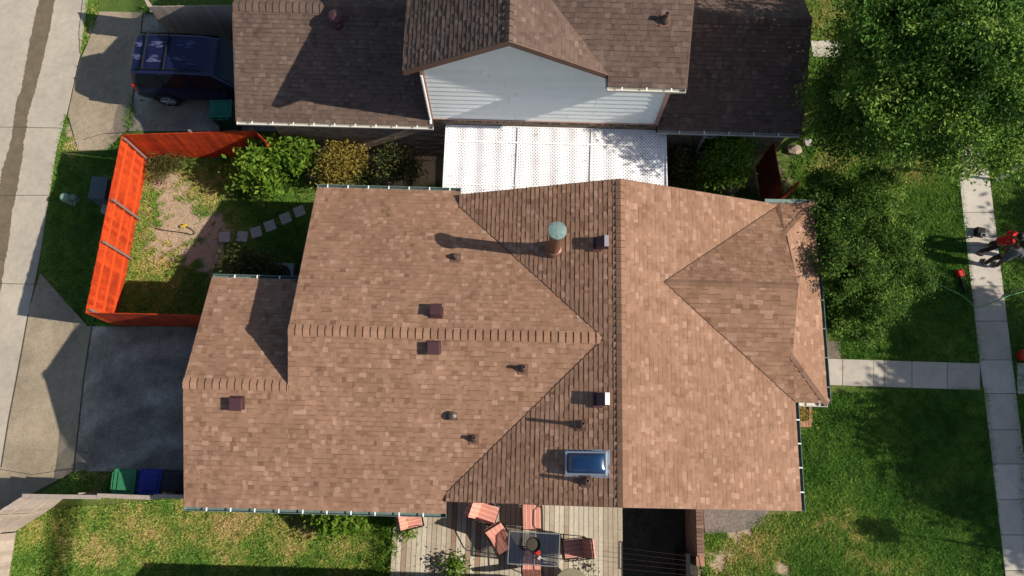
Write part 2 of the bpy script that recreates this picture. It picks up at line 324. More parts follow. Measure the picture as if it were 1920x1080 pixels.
def ground_mat():
    m = bpy.data.materials.new('ground_turf'); m.use_nodes = True; nt = m.node_tree; N = nt.nodes; L = nt.links; b = N['Principled BSDF']; b.inputs['Roughness'].default_value = 1; b.inputs['Specular IOR Level'].default_value = .1
    a = N.new('ShaderNodeAttribute'); a.attribute_name = 'wear'; sp = N.new('ShaderNodeSeparateColor'); L.new(a.outputs['Color'], sp.inputs[0])
    tc = N.new('ShaderNodeTexCoord'); nz = N.new('ShaderNodeTexNoise'); nz.inputs['Scale'].default_value = 18; nz.inputs['Detail'].default_value = 8; nz.inputs['Roughness'].default_value = .7; L.new(tc.outputs['Object'], nz.inputs['Vector'])
    def ramp(c0, c1):
        r = N.new('ShaderNodeValToRGB'); r.color_ramp.elements[0].position = .35; r.color_ramp.elements[1].position = .65
        r.color_ramp.elements[0].color = (*c0, 1); r.color_ramp.elements[1].color = (*c1, 1); L.new(nz.outputs[0], r.inputs[0]); return r.outputs[0]
    g = ramp((.04, .08, .014), (.10, .15, .03)); dr = ramp((.17, .14, .045), (.28, .23, .09)); di = ramp((.27, .195, .125), (.44, .335, .24))
    m1 = N.new('ShaderNodeMixRGB'); L.new(sp.outputs[1], m1.inputs[0]); L.new(g, m1.inputs[1]); L.new(dr, m1.inputs[2])
    m2 = N.new('ShaderNodeMixRGB'); L.new(sp.outputs[0], m2.inputs[0]); L.new(m1.outputs[0], m2.inputs[1]); L.new(di, m2.inputs[2]); L.new(m2.outputs[0], b.inputs['Base Color'])
    bp = N.new('ShaderNodeBump'); bp.inputs['Strength'].default_value = .8; bp.inputs['Distance'].default_value = .04; L.new(nz.outputs[0], bp.inputs['Height']); L.new(bp.outputs[0], b.inputs['Normal'])
    return m
g = npmesh('ground', np.stack([GX, GY, rel], -1).reshape(-1, 3), Fq, ground_mat(), smooth=True); tag(g, kind='structure')
ca = g.data.attributes.new('wear', 'FLOAT_COLOR', 'POINT'); cc = np.ones((nx * ny, 4), 'f'); cc[:, 0] = dirt.ravel(); cc[:, 1] = dry.ravel(); cc[:, 2] = 0
ca.data.foreach_set('color', cc.ravel())
# paved areas (each its own slab, top a few cm above the turf base)
def slab(name, poly, z, m, thick=.1):
    b = MB(); P_ = px(poly); A = sum(P_[i].x * P_[(i + 1) % len(P_)].y - P_[(i + 1) % len(P_)].x * P_[i].y for i in range(len(P_)))
    if A < 0: P_ = P_[::-1]
    n = len(P_); b.v = [(p.x, p.y, z - thick) for p in P_] + [(p.x, p.y, z) for p in P_]
    tr_ = [t_ if (P_[t_[1]] - P_[t_[0]]).cross(P_[t_[2]] - P_[t_[0]]).z > 0 else t_[::-1] for t_ in tessellate_polygon([[Vector((p.x, p.y, 0)) for p in P_]])]
    b.f = [tuple(n + k for k in t_) for t_ in tr_] + [(i, (i + 1) % n, n + (i + 1) % n, n + i) for i in range(n)]; b.t = [.5] * len(b.f); b.m = [0] * len(b.f)
    return tag(b.build(name, m), kind='structure')
slab('alley', ALLEY, .02, M['conc']); slab('driveway_apron', APRON, .028, M['aggr']); slab('driveway', DRIVE, .024, M['aggr_dark'])
slab('neighbour_driveway_apron', NAPRON, .026, M['aggr']); slab('neighbour_driveway', NDRIVE, .022, M['aggr_dark'])
# joints: narrow dark strips
jb = MB()
def strip(b, pts, wd, z, t=.5):
    P_ = [U(a, c, z) for a, c in pts]
    for i in range(len(P_) - 1):
        d = (P_[i + 1] - P_[i]).normalized(); n = Vector((-d.y, d.x, 0)) * wd / 2
        b.face([P_[i] - n, P_[i + 1] - n, P_[i + 1] + n, P_[i] + n], t)
for pts in ([(53, 589), (35, 690), (16, 788), (2, 876)], [(172, 612), (158, 700), (148, 790), (138, 884)], [(268, 24), (258, 120), (240, 246)]): strip(jb, pts, .035, .033)
for pts in ([(-60, 237), (60, 239), (118, 240)], [(-60, 368), (60, 366), (92, 366)], [(-60, 530), (65, 533)], [(155, 0), (148, 60), (150, 100)], [(155, 262), (195, 250), (235, 248)], [(-40, 480), (0, 485), (8, 488)], [(0, 880), (60, 890), (140, 878)]): strip(jb, pts, .016, .034)
tag(jb.build('slab_joints', M['crack']), kind='structure')
# wet meander down the alley
wb = MB(); cen = [(98, -60, 30), (88, 0, 30), (82, 30, 32), (76, 60, 33), (68, 95, 32), (64, 120, 30), (58, 145, 28), (54, 165, 27), (46, 190, 29), (40, 215, 25), (37, 240, 26), (33, 262, 24), (28, 290, 30), (20, 320, 34), (17, 345, 34), (14, 370, 30), (10, 400, 24), (8, 440, 20), (3, 480, 17), (-4, 530, 14), (-14, 600, 11), (-30, 700, 10)]
Lp, Rp = [], []
for i in range(len(cen) - 1):
    for k in range(8):
        f = k / 8; x = cen[i][0] * (1 - f) + cen[i + 1][0] * f; y = cen[i][1] * (1 - f) + cen[i + 1][1] * f; h = cen[i][2] * (1 - f) + cen[i + 1][2] * f
        a = (x - h / 2 + random.uniform(-1.2, 1.2), y); c = (x + h / 2 + random.uniform(-1.2, 1.2), y); Lp.append(U(*a, .025)); Rp.append(U(*c, .025))
for i in range(len(Lp) - 1): wb.face([Lp[i], Lp[i + 1], Rp[i + 1], Rp[i]])
tag(wb.build('wet_alley_streak', M['wet']), kind='structure')
# pavement slabs
pb = MB()
def quadslab(b, q, z, t, gap=.012):
    P_ = [U(a, c, z) for a, c in q]; c_ = sum(P_, Vector()) / 4; P_ = [p + (c_ - p).normalized() * gap for p in P_]
    A = sum(P_[i].x * P_[(i + 1) % 4].y - P_[(i + 1) % 4].x * P_[i].y for i in range(4))
    if A < 0: P_ = P_[::-1]
    b.slab(P_, .08, t)
lx = lambda y: 1800 + (y - 350) * (.1118 if y < 690 else .1168) if y > 350 else 1800 + (y - 350) * .08
rx = lambda y: 1858 + (y - 350) * .1235
ycuts = [-300, -160, -20, 100, 212, 305, 398, 460, 536, 602, 675, 738, 806, 870, 937, 1003, 1070, 1140, 1260]
for i in range(len(ycuts) - 1):
    y0, y1 = ycuts[i], ycuts[i + 1]; quadslab(pb, [(lx(y0), y0), (rx(y0), y0), (rx(y1), y1), (lx(y1), y1)], .035, random.random())
tag(pb.build('pavement', M['conc_p']), kind='structure')
pb = MB(); xc = [1470, 1519, 1580, 1638, 1658, 1710, 1776, 1838]
for i in range(len(xc) - 1):
    f = lambda x: (672 + (x - 1550) * .031, 722 + (x - 1550) * .034); (a, b_), (c, d) = f(xc[i]), f(xc[i + 1]); quadslab(pb, [(xc[i], a), (xc[i + 1], c), (xc[i + 1], d), (xc[i], b_)], .03, random.random() * .6)
quadslab(pb, [(1906, 680), (1980, 682), (1982, 740), (1908, 738)], .03, .6)
quadslab(pb, [(1520, 76), (1600, 76), (1600, 108), (1524, 106)], .03, .9); quadslab(pb, [(1600, 76), (1780, 76), (1782, 112), (1600, 110)], .03, .8)
tag(pb.build('front_path', M['conc_p']), kind='structure')
# street beyond the verge
slab('street', [(2150, -400), (2900, -400), (3100, 1600), (2260, 1600)], .02, M['conc'])

# grass blades
def blades(poly, dens, h=.07, wd=.012, base=.35, holes=(), seedv=0):
    P_ = px(poly); X = [p.x for p in P_]; Y = [p.y for p in P_]; x0, x1, y0, y1 = max(min(X), -20), min(max(X), 19), max(min(Y), -4.5), min(max(Y), 17.5)
    n = int((x1 - x0) * (y1 - y0) * dens); x = rng.uniform(x0, x1, n); y = rng.uniform(y0, y1, n); k = inpoly(x, y, P_)
    for hpoly in holes: k &= ~inpoly(x, y, hpoly)
    x = x[k]; y = y[k]; di, dr = dirtdry(x, y); clump = fbm(x * 5 + 9, y * 5)
    keep = rng.random(len(x)) > np.clip(di * .97 + (clump < .38) * .35, 0, 1); x, y, di, dr, clump = x[keep], y[keep], di[keep], dr[keep], clump[keep]
    big = fbm(x * .9 + 5, y * .9); t = base + (big - .5) * .75 + (clump - .5) * .55 + rng.normal(0, .1, len(x)) + dr * (.42 + .25 * rng.random(len(x)))
    hh = h * (.6 + .8 * rng.random(len(x))) * (.6 + .9 * clump) * (1 - .35 * dr)
    return x, y, hh, np.full(len(x), wd), np.clip(t, 0, 1)
parts = []
house_holes = []
for poly, dens, h, base in ((LAWN_FRONT, 2800, .06, .27), (LAWN_FRONT2, 2400, .06, .33), (LAWN_FRONT3, 1600, .06, .42), (LAWN_BACK, 2800, .055, .5), (YARD_IN, 2400, .06, .4), (YARD_OUT, 1800, .07, .32), (VERGE, 1000, .07, .3)) + tuple((s_, 1800, .07, .45) for s_ in SLIVERS):
    parts.append(blades(poly, dens, h, .013, base))
x, y, hh, ww, tt = [np.concatenate(c) for c in zip(*parts)]
n = len(x); an = rng.uniform(0, 2 * np.pi, n); ln = rng.uniform(0, 2 * np.pi, n); lean = hh * rng.uniform(.5, 1.9, n)
V = np.zeros((n, 3, 3)); z0 = -.01
V[:, 0] = np.stack([x - np.cos(an) * ww, y - np.sin(an) * ww, np.full(n, z0)], -1); V[:, 1] = np.stack([x + np.cos(an) * ww, y + np.sin(an) * ww, np.full(n, z0)], -1)
V[:, 2] = np.stack([x + np.cos(ln) * lean, y + np.sin(ln) * lean, hh], -1)
tag(npmesh('grass', V.reshape(-1, 3), np.arange(3 * n).reshape(-1, 3), M['grass'], tt), 'short lawn grass, green with yellow and bare patches', 'grass', kind='stuff')

# ------------------------------------------------------------------ roofs
def clip_convex(poly, planes):
    for (nx_, ny_, c) in planes:
        out = []; n = len(poly)
        for i in range(n):
            a = poly[i]; b = poly[(i + 1) % n]; da = nx_ * a[0] + ny_ * a[1] - c; db = nx_ * b[0] + ny_ * b[1] - c
            if da >= 0: out.append(a)
            if (da >= 0) != (db >= 0): f = da / (da - db); out.append((a[0] + (b[0] - a[0]) * f, a[1] + (b[1] - a[1]) * f))
        poly = out
        if len(poly) < 3: return []
    return poly
def shingle_plane(b, poly, O, u, course=.125, tabw=.155, seed=0, light=.0):
    """poly: convex 3-D polygon (ccw from above); O on the eave; u along eave."""
    R_ = random.Random(seed); P_ = [Vector(p) for p in poly]; O = Vector(O); u = Vector(u).normalized()
    n = (P_[1] - P_[0]).cross(P_[2] - P_[1]); n = n.normalized()
    if n.z < 0: n = -n
    v = n.cross(u).normalized()
    if v.z < 0: v = -v
    uv = [((p - O).dot(u), (p - O).dot(v)) for p in P_]
    A = sum(uv[i][0] * uv[(i + 1) % len(uv)][1] - uv[(i + 1) % len(uv)][0] * uv[i][1] for i in range(len(uv)))
    if A < 0: uv = uv[::-1]
    def half(q):
        r = []
        for i in range(len(q)):
            a = q[i]; c = q[(i + 1) % len(q)]; dx, dy = c[0] - a[0], c[1] - a[1]; l = math.hypot(dx, dy)
            if l > 1e-6: r.append((-dy / l, dx / l, (-dy * a[0] + dx * a[1]) / l))
        return r
    k_ = len(uv); convex = all((uv[(i + 1) % k_][0] - uv[i][0]) * (uv[(i + 2) % k_][1] - uv[(i + 1) % k_][1]) - (uv[(i + 1) % k_][1] - uv[i][1]) * (uv[(i + 2) % k_][0] - uv[(i + 1) % k_][0]) > -1e-4 for i in range(k_))
    if convex: regions = [half(uv)]
    else:
        regions = []
        for tri in tessellate_polygon([[Vector((p[0], p[1], 0)) for p in uv]]):
            q = [uv[i] for i in tri]; ar = (q[1][0] - q[0][0]) * (q[2][1] - q[0][1]) - (q[1][1] - q[0][1]) * (q[2][0] - q[0][0]); regions.append(half(q if ar > 0 else q[::-1]))
    umin = min(p[0] for p in uv); umax = max(p[0] for p in uv); vmin = min(p[1] for p in uv); vmax = max(p[1] for p in uv)
    k = int(math.floor(vmin / course))
    while k * course < vmax:
        v0 = k * course; v1 = v0 + course; x_ = umin - R_.random() * tabw
        while x_ < umax:
            w_ = tabw * R_.choice((.5, .62, .75, .9, 1.0, 1.1)); q0 = [(x_, v0), (x_ + w_, v0), (x_ + w_, v1), (x_, v1)]
            up = R_.random() < .5; e0 = .017 if up else .01; e1 = .003; band = R_.random() < .5
            r = R_.random(); t = (.38 + .32 * R_.random()) if r < .8 else (.72 + .28 * R_.random()) if r < .93 else .15 * R_.random() + .22
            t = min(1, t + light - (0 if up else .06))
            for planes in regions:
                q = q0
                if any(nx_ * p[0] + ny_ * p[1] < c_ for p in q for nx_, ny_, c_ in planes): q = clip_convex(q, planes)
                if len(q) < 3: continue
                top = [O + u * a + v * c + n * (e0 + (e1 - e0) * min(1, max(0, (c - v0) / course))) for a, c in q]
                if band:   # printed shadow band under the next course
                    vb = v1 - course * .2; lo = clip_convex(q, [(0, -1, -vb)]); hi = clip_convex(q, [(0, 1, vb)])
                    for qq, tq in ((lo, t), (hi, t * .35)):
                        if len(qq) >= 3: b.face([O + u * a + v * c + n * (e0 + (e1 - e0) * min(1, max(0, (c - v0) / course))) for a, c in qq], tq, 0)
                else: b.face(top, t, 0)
                for i in range(len(q)):
                    j = (i + 1) % len(q)
                    if abs(q[i][1] - v1) < 1e-6 and abs(q[j][1] - v1) < 1e-6: continue
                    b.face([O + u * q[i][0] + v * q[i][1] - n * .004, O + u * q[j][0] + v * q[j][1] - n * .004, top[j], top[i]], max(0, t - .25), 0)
            x_ += w_
        k += 1
    b.slab([p - n * .002 for p in P_], .17, .5, 1)
def ridge_caps(b, A, B, dl, dr, step=.19, wd=.15, seed=0):
    R_ = random.Random(seed); A = Vector(A); B = Vector(B); L_ = (B - A).length; d = (B - A) / L_; dl = Vector(dl).normalized(); dr = Vector(dr).normalized(); up = Vector((0, 0, 1)); s_ = 0
    while s_ < L_:
        a = A + d * s_; c = A + d * min(s_ + step * 1.02, L_); h0, h1 = .046, .014; t = .3 + .35 * R_.random()
        for q in (dl, dr):
            p = [a + up * h0, c + up * h1, c + q * wd + up * (h1 - .004), a + q * wd + up * (h0 - .008)]; b.face(p, t, 0)
            b.face([p[3], p[2], p[2] - up * .03, p[3] - up * .045], t * .7, 0)
            b.face([p[0], p[3], p[3] - up * .045, p[0] - up * .045], .0, 1)
        s_ += step
def RC(par, mk, *a, **k):
    b = MB(); ridge_caps(b, *a, **k); b.build('ridge_cap', [M[mk], M['felt']], par)
def dslope(m_, ax):  # unit-ish down-slope vectors
    return {'N': (0, 1, -m_), 'S': (0, -1, -m_), 'E': (1, 0, -m_), 'W': (-1, 0, -m_)}[ax]
GC = {}
def gutter(parent, A, B, side, m, hm, gap=.55, hw=.012, label=None):
    """U-channel along A-B with hanger straps as sub-parts; side = outward unit xy"""
    A = Vector(A); B = Vector(B); o = Vector(side); d = (B - A).normalized(); b = MB(); w_, h_ = .09, .1
    prof = [(0, -.02), (0, -.02 - h_), (w_ * .75, -.02 - h_), (w_, .0), (w_ + .012, .0), (w_ + .012, -.02), (w_ * .8, -.03 - h_), (-.012, -.03 - h_), (-.012, -.02)]
    pa = [A + o * x + Vector((0, 0, z)) for x, z in prof]; pb_ = [B + o * x + Vector((0, 0, z)) for x, z in prof]; n = len(prof)
    for i in range(n): j = (i + 1) % n; b.face([pa[i], pa[j], pb_[j], pb_[i]])
    for e in (A, B): b.box(tuple(e + o * (w_ * .5) + Vector((0, 0, -.065))), (.012 if abs(d.x) > .5 else w_, w_ if abs(d.x) > .5 else .012, h_ - .01))
    g_ = b.build('gutter', m, parent); L_ = (B - A).length; k = int(L_ / gap); off = (L_ - (k - 1) * gap) / 2 if k > 1 else L_ / 2
    for i in range(max(k, 1)):
        c = A + d * (off + i * gap) + o * (w_ * .5 - .01) + Vector((0, 0, .006)); hb = MB()
        hb.box((0, 0, 0), ((.032 if abs(d.x) > .5 else w_ + .03), (w_ + .03 if abs(d.x) > .5 else .032), hw)); hb.build('gutter_hanger', hm, g_, loc=c)
    return g_
def vent_box(parent, p, nrm, m, s=.36, h=.16, rz=0.0, side=None):
    """low slant-topped box vent on a roof at p"""
    b = MB(); b.box((0, 0, -.03), (s * 1.25, s * 1.2, .02)); b.box((0, 0, h / 2 - .02), (s, s, h), tp=.96)
    b.box((0, 0, h - .005), (s * 1.06, s * 1.1, .03))
    o = b.build('roof_vent', m if isinstance(m, list) else [m], parent, loc=p, bevel=.01); o.rotation_mode = 'QUATERNION'; o.rotation_quaternion = Vector(nrm).normalized().to_track_quat('Z', 'Y')
    return o
def pipe(parent, p, nrm, h=.35, r=.045, nm='vent_pipe'):
    b = MB(); q = Vector(nrm).normalized(); u_ = Vector((1, 0, 0)); u_ = (u_ - q * u_.dot(q)).normalized(); v_ = q.cross(u_)
    P0 = Vector((0, 0, 0)); s = .13
    b.slab([P0 + u_ * s * a + v_ * s * c_ + q * .025 for a, c_ in ((-1, -1.2), (1, -1.2), (1, 1), (-1, 1))], .01, m=1)
    b.lathe([(r * 2.4, -.02), (r * 2.2, .06), (r * 1.35, .15), (r * 1.1, .17)], n=16)
    b.lathe([(r, 0), (r, h), (r * .7, h), (r * .7, h - .12), (.001, h - .12)], n=16)
    return b.build(nm, [M['lead'], M['fluec']], parent, loc=p, smooth=False)

# ---- main house --------------------------------------------------
m0 = .3435; ze = 2.7
def PY(x, y, z0=2.7): return (x, y, z0)
WX0, WX1 = -8.32, -5.65; YS, YN, YW = -.69, 8.14, 5.42; XV = -1.57
YR = (YS + YN) / 2; ZR = ze + m0 * (YN - YR); YRw = (YS + YW) / 2; ZRw = ze + m0 * (YW - YRw)
XR, XE = 2.75, 7.6; ZC = ze + m0 * (XE - XR); XA = XR - (ZC - ZR) / m0; YG0, YG1 = -.38, 7.97
def zS(y): return ze + m0 * (y - YS)
def zN(y): return ze + m0 * (YN - y)
def zW(x): return ZC - m0 * (XR - x)
def zE(x): return ZC - m0 * (x - XR)
vS = YS + (zW(XV) - ze) / m0; vN = YN - (zW(XV) - ze) / m0
house = empty('brick_house', (0, 0, 0), label='large house in the centre with tan shingled cross-gabled roof, skylight and green-capped flue', cat='house')
rb = MB()
def P3(x, y, f): return (x, y, f(y))
# main S slope (two convex pieces + wing part), N slope
S1 = [(WX1, YR, ZR), (WX1, YS, ze), (XV, YS, ze), (XV, vS, zS(vS)), (XA, YR, ZR)]
shingle_plane(rb, [(WX1, YS, ze), (XV, YS, ze), (XV, vS, zS(vS)), (XA, YR, ZR), (WX1, YR, ZR)], (0, YS, ze), (1, 0, 0), seed=1)
shingle_plane(rb, [(WX0, YS, ze), (WX1, YS, ze), (WX1, YRw, ZRw), (WX0, YRw, ZRw)], (0, YS, ze), (1, 0, 0), seed=2)
shingle_plane(rb, [(WX0, YRw, ZRw), (WX1, YRw, ZRw), (WX1, YW, ze), (WX0, YW, ze)], (0, YW, ze), (1, 0, 0), seed=3)
shingle_plane(rb, [(WX1, YR, ZR), (XA, YR, ZR), (XV, vN, zN(vN)), (XV, YN, ze), (WX1, YN, ze)], (0, YN, ze), (1, 0, 0), seed=4)
# cross gable W slope: convex pieces
shingle_plane(rb, [(XV, YG0, zW(XV)), (XR, YG0, ZC), (XR, YR, ZC), (XA, YR, ZR), (XV, vS, zW(XV))], (-3, 0, zW(-3)), (0, 1, 0), seed=5)
shingle_plane(rb, [(XV, vN, zW(XV)), (XA, YR, ZR), (XR, YR, ZC), (XR, YG1, ZC), (XV, YG1, zW(XV))], (-3, 0, zW(-3)), (0, 1, 0), seed=6)
# front wing
FN, FS, FR = 8.06, 2.41, 5.3; X0 = 3.92; ZF = zE(X0); mN = (ZF - ze) / (FN - FR); mS = (ZF - ze) / (FR - FS); FXG, FXE = 7.42, 8.47; dN, dS = 1.15, 1.2
zfN = lambda y: ze + mN * (FN - y); zfS = lambda y: ze + mS * (y - FS)
vNy = YG1
xvN = X0 + (XE - X0) * (FR - YG1) / (FR - FN)
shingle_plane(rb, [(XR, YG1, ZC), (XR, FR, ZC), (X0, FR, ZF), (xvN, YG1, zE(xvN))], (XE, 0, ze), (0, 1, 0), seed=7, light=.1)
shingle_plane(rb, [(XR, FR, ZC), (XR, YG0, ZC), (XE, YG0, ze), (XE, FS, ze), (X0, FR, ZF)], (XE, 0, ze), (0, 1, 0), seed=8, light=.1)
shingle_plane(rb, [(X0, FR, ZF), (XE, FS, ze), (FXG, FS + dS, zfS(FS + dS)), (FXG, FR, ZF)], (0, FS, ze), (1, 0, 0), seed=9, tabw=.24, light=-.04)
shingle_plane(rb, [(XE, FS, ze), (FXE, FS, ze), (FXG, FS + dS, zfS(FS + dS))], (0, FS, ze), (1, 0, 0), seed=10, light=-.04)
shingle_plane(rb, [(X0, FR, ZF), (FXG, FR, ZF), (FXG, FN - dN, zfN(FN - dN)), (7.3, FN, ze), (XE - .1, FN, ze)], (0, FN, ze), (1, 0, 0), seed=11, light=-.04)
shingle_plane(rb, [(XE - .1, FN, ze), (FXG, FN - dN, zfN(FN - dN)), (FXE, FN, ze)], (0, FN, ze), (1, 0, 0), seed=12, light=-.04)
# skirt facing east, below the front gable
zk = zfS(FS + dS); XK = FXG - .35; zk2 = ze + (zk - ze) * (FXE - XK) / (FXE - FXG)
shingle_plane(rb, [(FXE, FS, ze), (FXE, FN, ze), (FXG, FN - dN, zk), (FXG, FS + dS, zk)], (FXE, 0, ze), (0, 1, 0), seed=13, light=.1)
roof = rb.build('roof', [M['shingle'], M['felt']], house)
RC(roof, 'shingle', (WX1, YR, ZR), (XA - .05, YR, ZR), dslope(m0, 'N'), dslope(m0, 'S'), seed=1)
RC(roof, 'shingle', (WX0, YRw, ZRw), (WX1, YRw, ZRw), dslope(m0, 'N'), dslope(m0, 'S'), seed=2)
RC(roof, 'shingle', (XR, YG0, ZC), (XR, YG1, ZC), dslope(m0, 'W'), dslope(m0, 'E'), seed=3, wd=.13)
RC(roof, 'shingle', (FXG, FR, ZF), (X0, FR, ZF), dslope(mN, 'N'), dslope(mS, 'S'), seed=4, wd=.09)
RC(roof, 'shingle', (FXE, FS, ze), (FXG, FS + dS, zk), (-.75, -.66, -.30), (.75, .66, -.375), seed=5, wd=.12)
RC(roof, 'shingle', (FXE, FN, ze), (FXG, FN - dN, zk), (-.75, .66, -.30), (.75, -.66, -.375), seed=6, wd=.12)
# dark cut edges along the valleys
for A, B_ in (((XV, vS, zW(XV)), (XA, YR, ZR)), ((XV, vN, zW(XV)), (XA, YR, ZR)), ((X0, FR, ZF), (XE, FS, ze)), ((X0, FR, ZF), (xvN, YG1, zE(xvN)))):
    b = MB(); A = Vector(A); B_ = Vector(B_); R_ = random.Random(1); k_ = 40
    b.tube([A.lerp(B_, i / k_) + Vector((R_.uniform(-.008, .008), R_.uniform(-.008, .008), .012)) for i in range(k_ + 1)], .013, 5); b.build('valley_line', M['felt'], roof)
# walls
wb = MB()
wb.prism([(WX0 + .35, YS + .45), (WX1 + .3, YS + .45), (WX1 + .3, YW - .45), (WX0 + .35, YW - .45)], 0, 2.62)
wb.prism([(WX1 + .3, YS + .45), (XV + .4, YS + .45), (XV + .4, YN - .45), (WX1 + .3, YN - .45)], 0, 2.62)
wb.prism([(XV + .4, YG0 + .3), (XE - .45, YG0 + .3), (XE - .45, YG1 - .3), (XV + .4, YG1 - .3)], 0, 2.62)
wb.prism([(XE - .45, FS + .4), (FXE - 1.3, FS + .4), (FXE - 1.3, FN - .4), (XE - .45, FN - .4)], 0, 2.62)
def gable_wall(b, axis, at, th, a0, a1, am, zl, zm, t=.5, m=0):
    q = [(a0, zl), (a1, zl), (am, zm)]
    f = (lambda s_, z, o: (at + o, s_, z)) if axis == 'x' else (lambda s_, z, o: (s_, at + o, z))
    vs = [f(s_, z, 0) for s_, z in q] + [f(s_, z, th) for s_, z in q]
    b.raw(vs, [(0, 1, 2), (5, 4, 3), (0, 3, 4, 1), (1, 4, 5, 2), (2, 5, 3, 0)], t, m)
gable_wall(wb, 'x', WX0 + .35, .1, YS + .45, YW - .45, YRw, 2.62, ZRw - .22)
gable_wall(wb, 'x', WX1 + .3, .1, YS + .45, YN - .45, YR, 2.62, ZR - .22)
gable_wall(wb, 'y', YG0 + .3, .1, XV + .4, XE - .45, XR, 2.62, ZC - .3)
gable_wall(wb, 'y', YG1 - .4, .1, XV + .4, XE - .45, XR, 2.62, ZC - .3)
gable_wall(wb, 'x', FXG - .3, .1, FS + 1, FN - 1, FR, 2.9, ZF - .2)
wb.build('wall', M['brick'], house)
# gutters
gutter(house, (WX0, YS, ze), (XV, YS, ze), (0, -1, 0), M['gutter_g'], M['white'], .62)
gutter(house, (WX1, YN, ze), (XV, YN, ze), (0, 1, 0), M['gutter_g'], M['white'], .58)
gutter(house, (WX0 + .02, YW, ze), (WX1 - .2, YW, ze), (0, 1, 0), M['gutter_g'], M['white'], .62)
gutter(house, (XE, YG0, ze), (XE, FS - .0, ze), (1, 0, 0), M['gutter_g'], M['white'], .62)
gutter(house, (FXE, FS, ze), (FXE, FN, ze), (1, 0, 0), M['gutter_g'], M['gutter_g'], .8)
gutter(house, (XE - .1, FN, ze), (FXE, FN, ze), (0, 1, 0), M['gutter_g'], M['gutter_g'], .5)
gutter(house, (XE + .12, FS, ze), (FXE, FS, ze), (0, -1, 0), M['gutter_w'], M['gutter_w'], .5)
b = MB(); b.box((0, 0, 0), (.95, .11, .03)); tag(b.build('gutter_guard', M['verd'], house, loc=(U(1465, 377, 2.75)), bevel=.01), 'pale curved cap lying over the gutter corner')
# skirts trim on rakes
for A, B in (((WX0, YS, ze), (WX0, YRw, ZRw)), ((WX0, YRw, ZRw), (WX0, YW, ze)), ((WX1, YRw, ZRw), (WX1, YR, ZR)), ((WX1, YR, ZR), (WX1, YN, ze)), ((XV, YG0, zW(XV)), (XR, YG0, ZC)), ((XR, YG0, ZC), (XE, YG0, ze)), ((XR, YG1, ZC), (XV, YG1, zW(XV))), ((xvN, YG1, zE(xvN)), (XR, YG1, ZC))):
    A = Vector(A); B = Vector(B); dd = (B - A).normalized(); o_ = Vector((-.012, 0, 0)) if abs(dd.y) > .5 else Vector((0, -.012 if A.y < 0 else .012, 0))
    tb = MB(); tb.raw([A + o_ + Vector((0, 0, .0)), B + o_ + Vector((0, 0, .0)), B + o_ - Vector((0, 0, .2)), A + o_ - Vector((0, 0, .2)), A + Vector((0, 0, .0)), B, B - Vector((0, 0, .2)), A - Vector((0, 0, .2))], [(0, 1, 2, 3), (7, 6, 5, 4), (0, 4, 5, 1), (2, 6, 7, 3)]); tb.build('rake_board', M['fascia'], house)
nS = (0, -m0, 1); nN = (0, m0, 1); nW = (-m0, 0, 1); nE = (m0, 0, 1)
def on(px_, py_, f):   # point of a roof plane that a survey pixel shows; f(x,y)->z
    z = 3.5
    for _ in range(12): p = U(px_, py_, z); z = f(p.x, p.y)
    return Vector((p.x, p.y, z))
fS = lambda x, y: zS(y); fN = lambda x, y: zN(y); fW = lambda x, y: zW(x)
v = vent_box(house, on(818, 586, fN) + Vector((0, 0, .05)), nN, M['mauve'], .29); v['label'] = 'brown box vent just above the long ridge'
v = vent_box(house, on(814, 652, fS) + Vector((0, 0, .05)), nS, M['mauve'], .29); v['label'] = 'brown box vent just below the long ridge'
v = vent_box(house, on(446, 756, fS) + Vector((0, 0, .05)), nS, M['mauve'], .3); v['label'] = 'brown box vent near the left gable end'
def tall_vent(px_, py_, mt, lab):
    p = on(px_, py_, fW); b = MB(); h = .34; a = .15
    b.box((0, 0, -.0), (.44, .4, .02), m=0); vs = [(-a, -a, -.08), (a, -a, 0.0), (a, a, 0.0), (-a, a, -.08), (-a, -a, h - .16), (a * .25, -a, h - .02), (a, -a, h - .02), (a, a, h - .02), (a * .25, a, h - .02), (-a, a, h - .16)]
    b.raw(vs, [(4, 5, 8, 9)], .5, 0); b.raw(vs, [(5, 6, 7, 8)], .5, 1); b.raw(vs, [(0, 4, 9, 3), (0, 1, 6, 5, 4), (3, 9, 8, 7, 2), (1, 2, 7, 6), (3, 2, 1, 0)], .5, 0)
    o = b.build('roof_vent', [M['mauve'], mt], house, loc=p); o['label'] = lab
tall_vent(1128, 458, M['ventwhite'], 'dark box vent with a lilac top right of the flue')
tall_vent(1129, 750, M['white'], 'dark box vent with a white top above the skylight')
for a, c, f, n_, h in ((855, 483, fN, nN, .12), (981, 691, fS, nS, .3), (889, 822, fS, nS, .25), (1090, 797, fW, nW, .5), (1099, 902, fW, nW, .4)):
    pipe(house, on(a, c, f), n_, h)
b = MB(); b.box((0, 0, .02), (.3, .22, .02)); b.lathe([(.09, 0), (.09, .1), (.11, .11), (.11, .15), (.02, .19)], n=16); b.box((.05, 0, .1), (.16, .16, .1))
b.build('exhaust_hood', M['lead'], house, loc=on(849, 780, fS), bevel=.01)
fp = on(1038, 468, fW); b = MB(); ch = 5.42 - fp.z
b.lathe([(.25, -.12), (.24, .05), (.2, .14), (.17, .16), (.165, ch - .2), (.19, ch - .18), (.19, ch - .06), (.12, ch - .05)], n=32)
flue = b.build('flue', M['fluec'], house, loc=fp, smooth=False)
b = MB(); b.lathe([(.19, -.12), (.225, -.1), (.235, -.02), (.225, .0), (.12, .02), (.01, .03)], n=32)
for k in range(8): a_ = k * math.pi / 4; b.box((math.cos(a_) * .13, math.sin(a_) * .13, .016), (.16, .006, .008), a_)
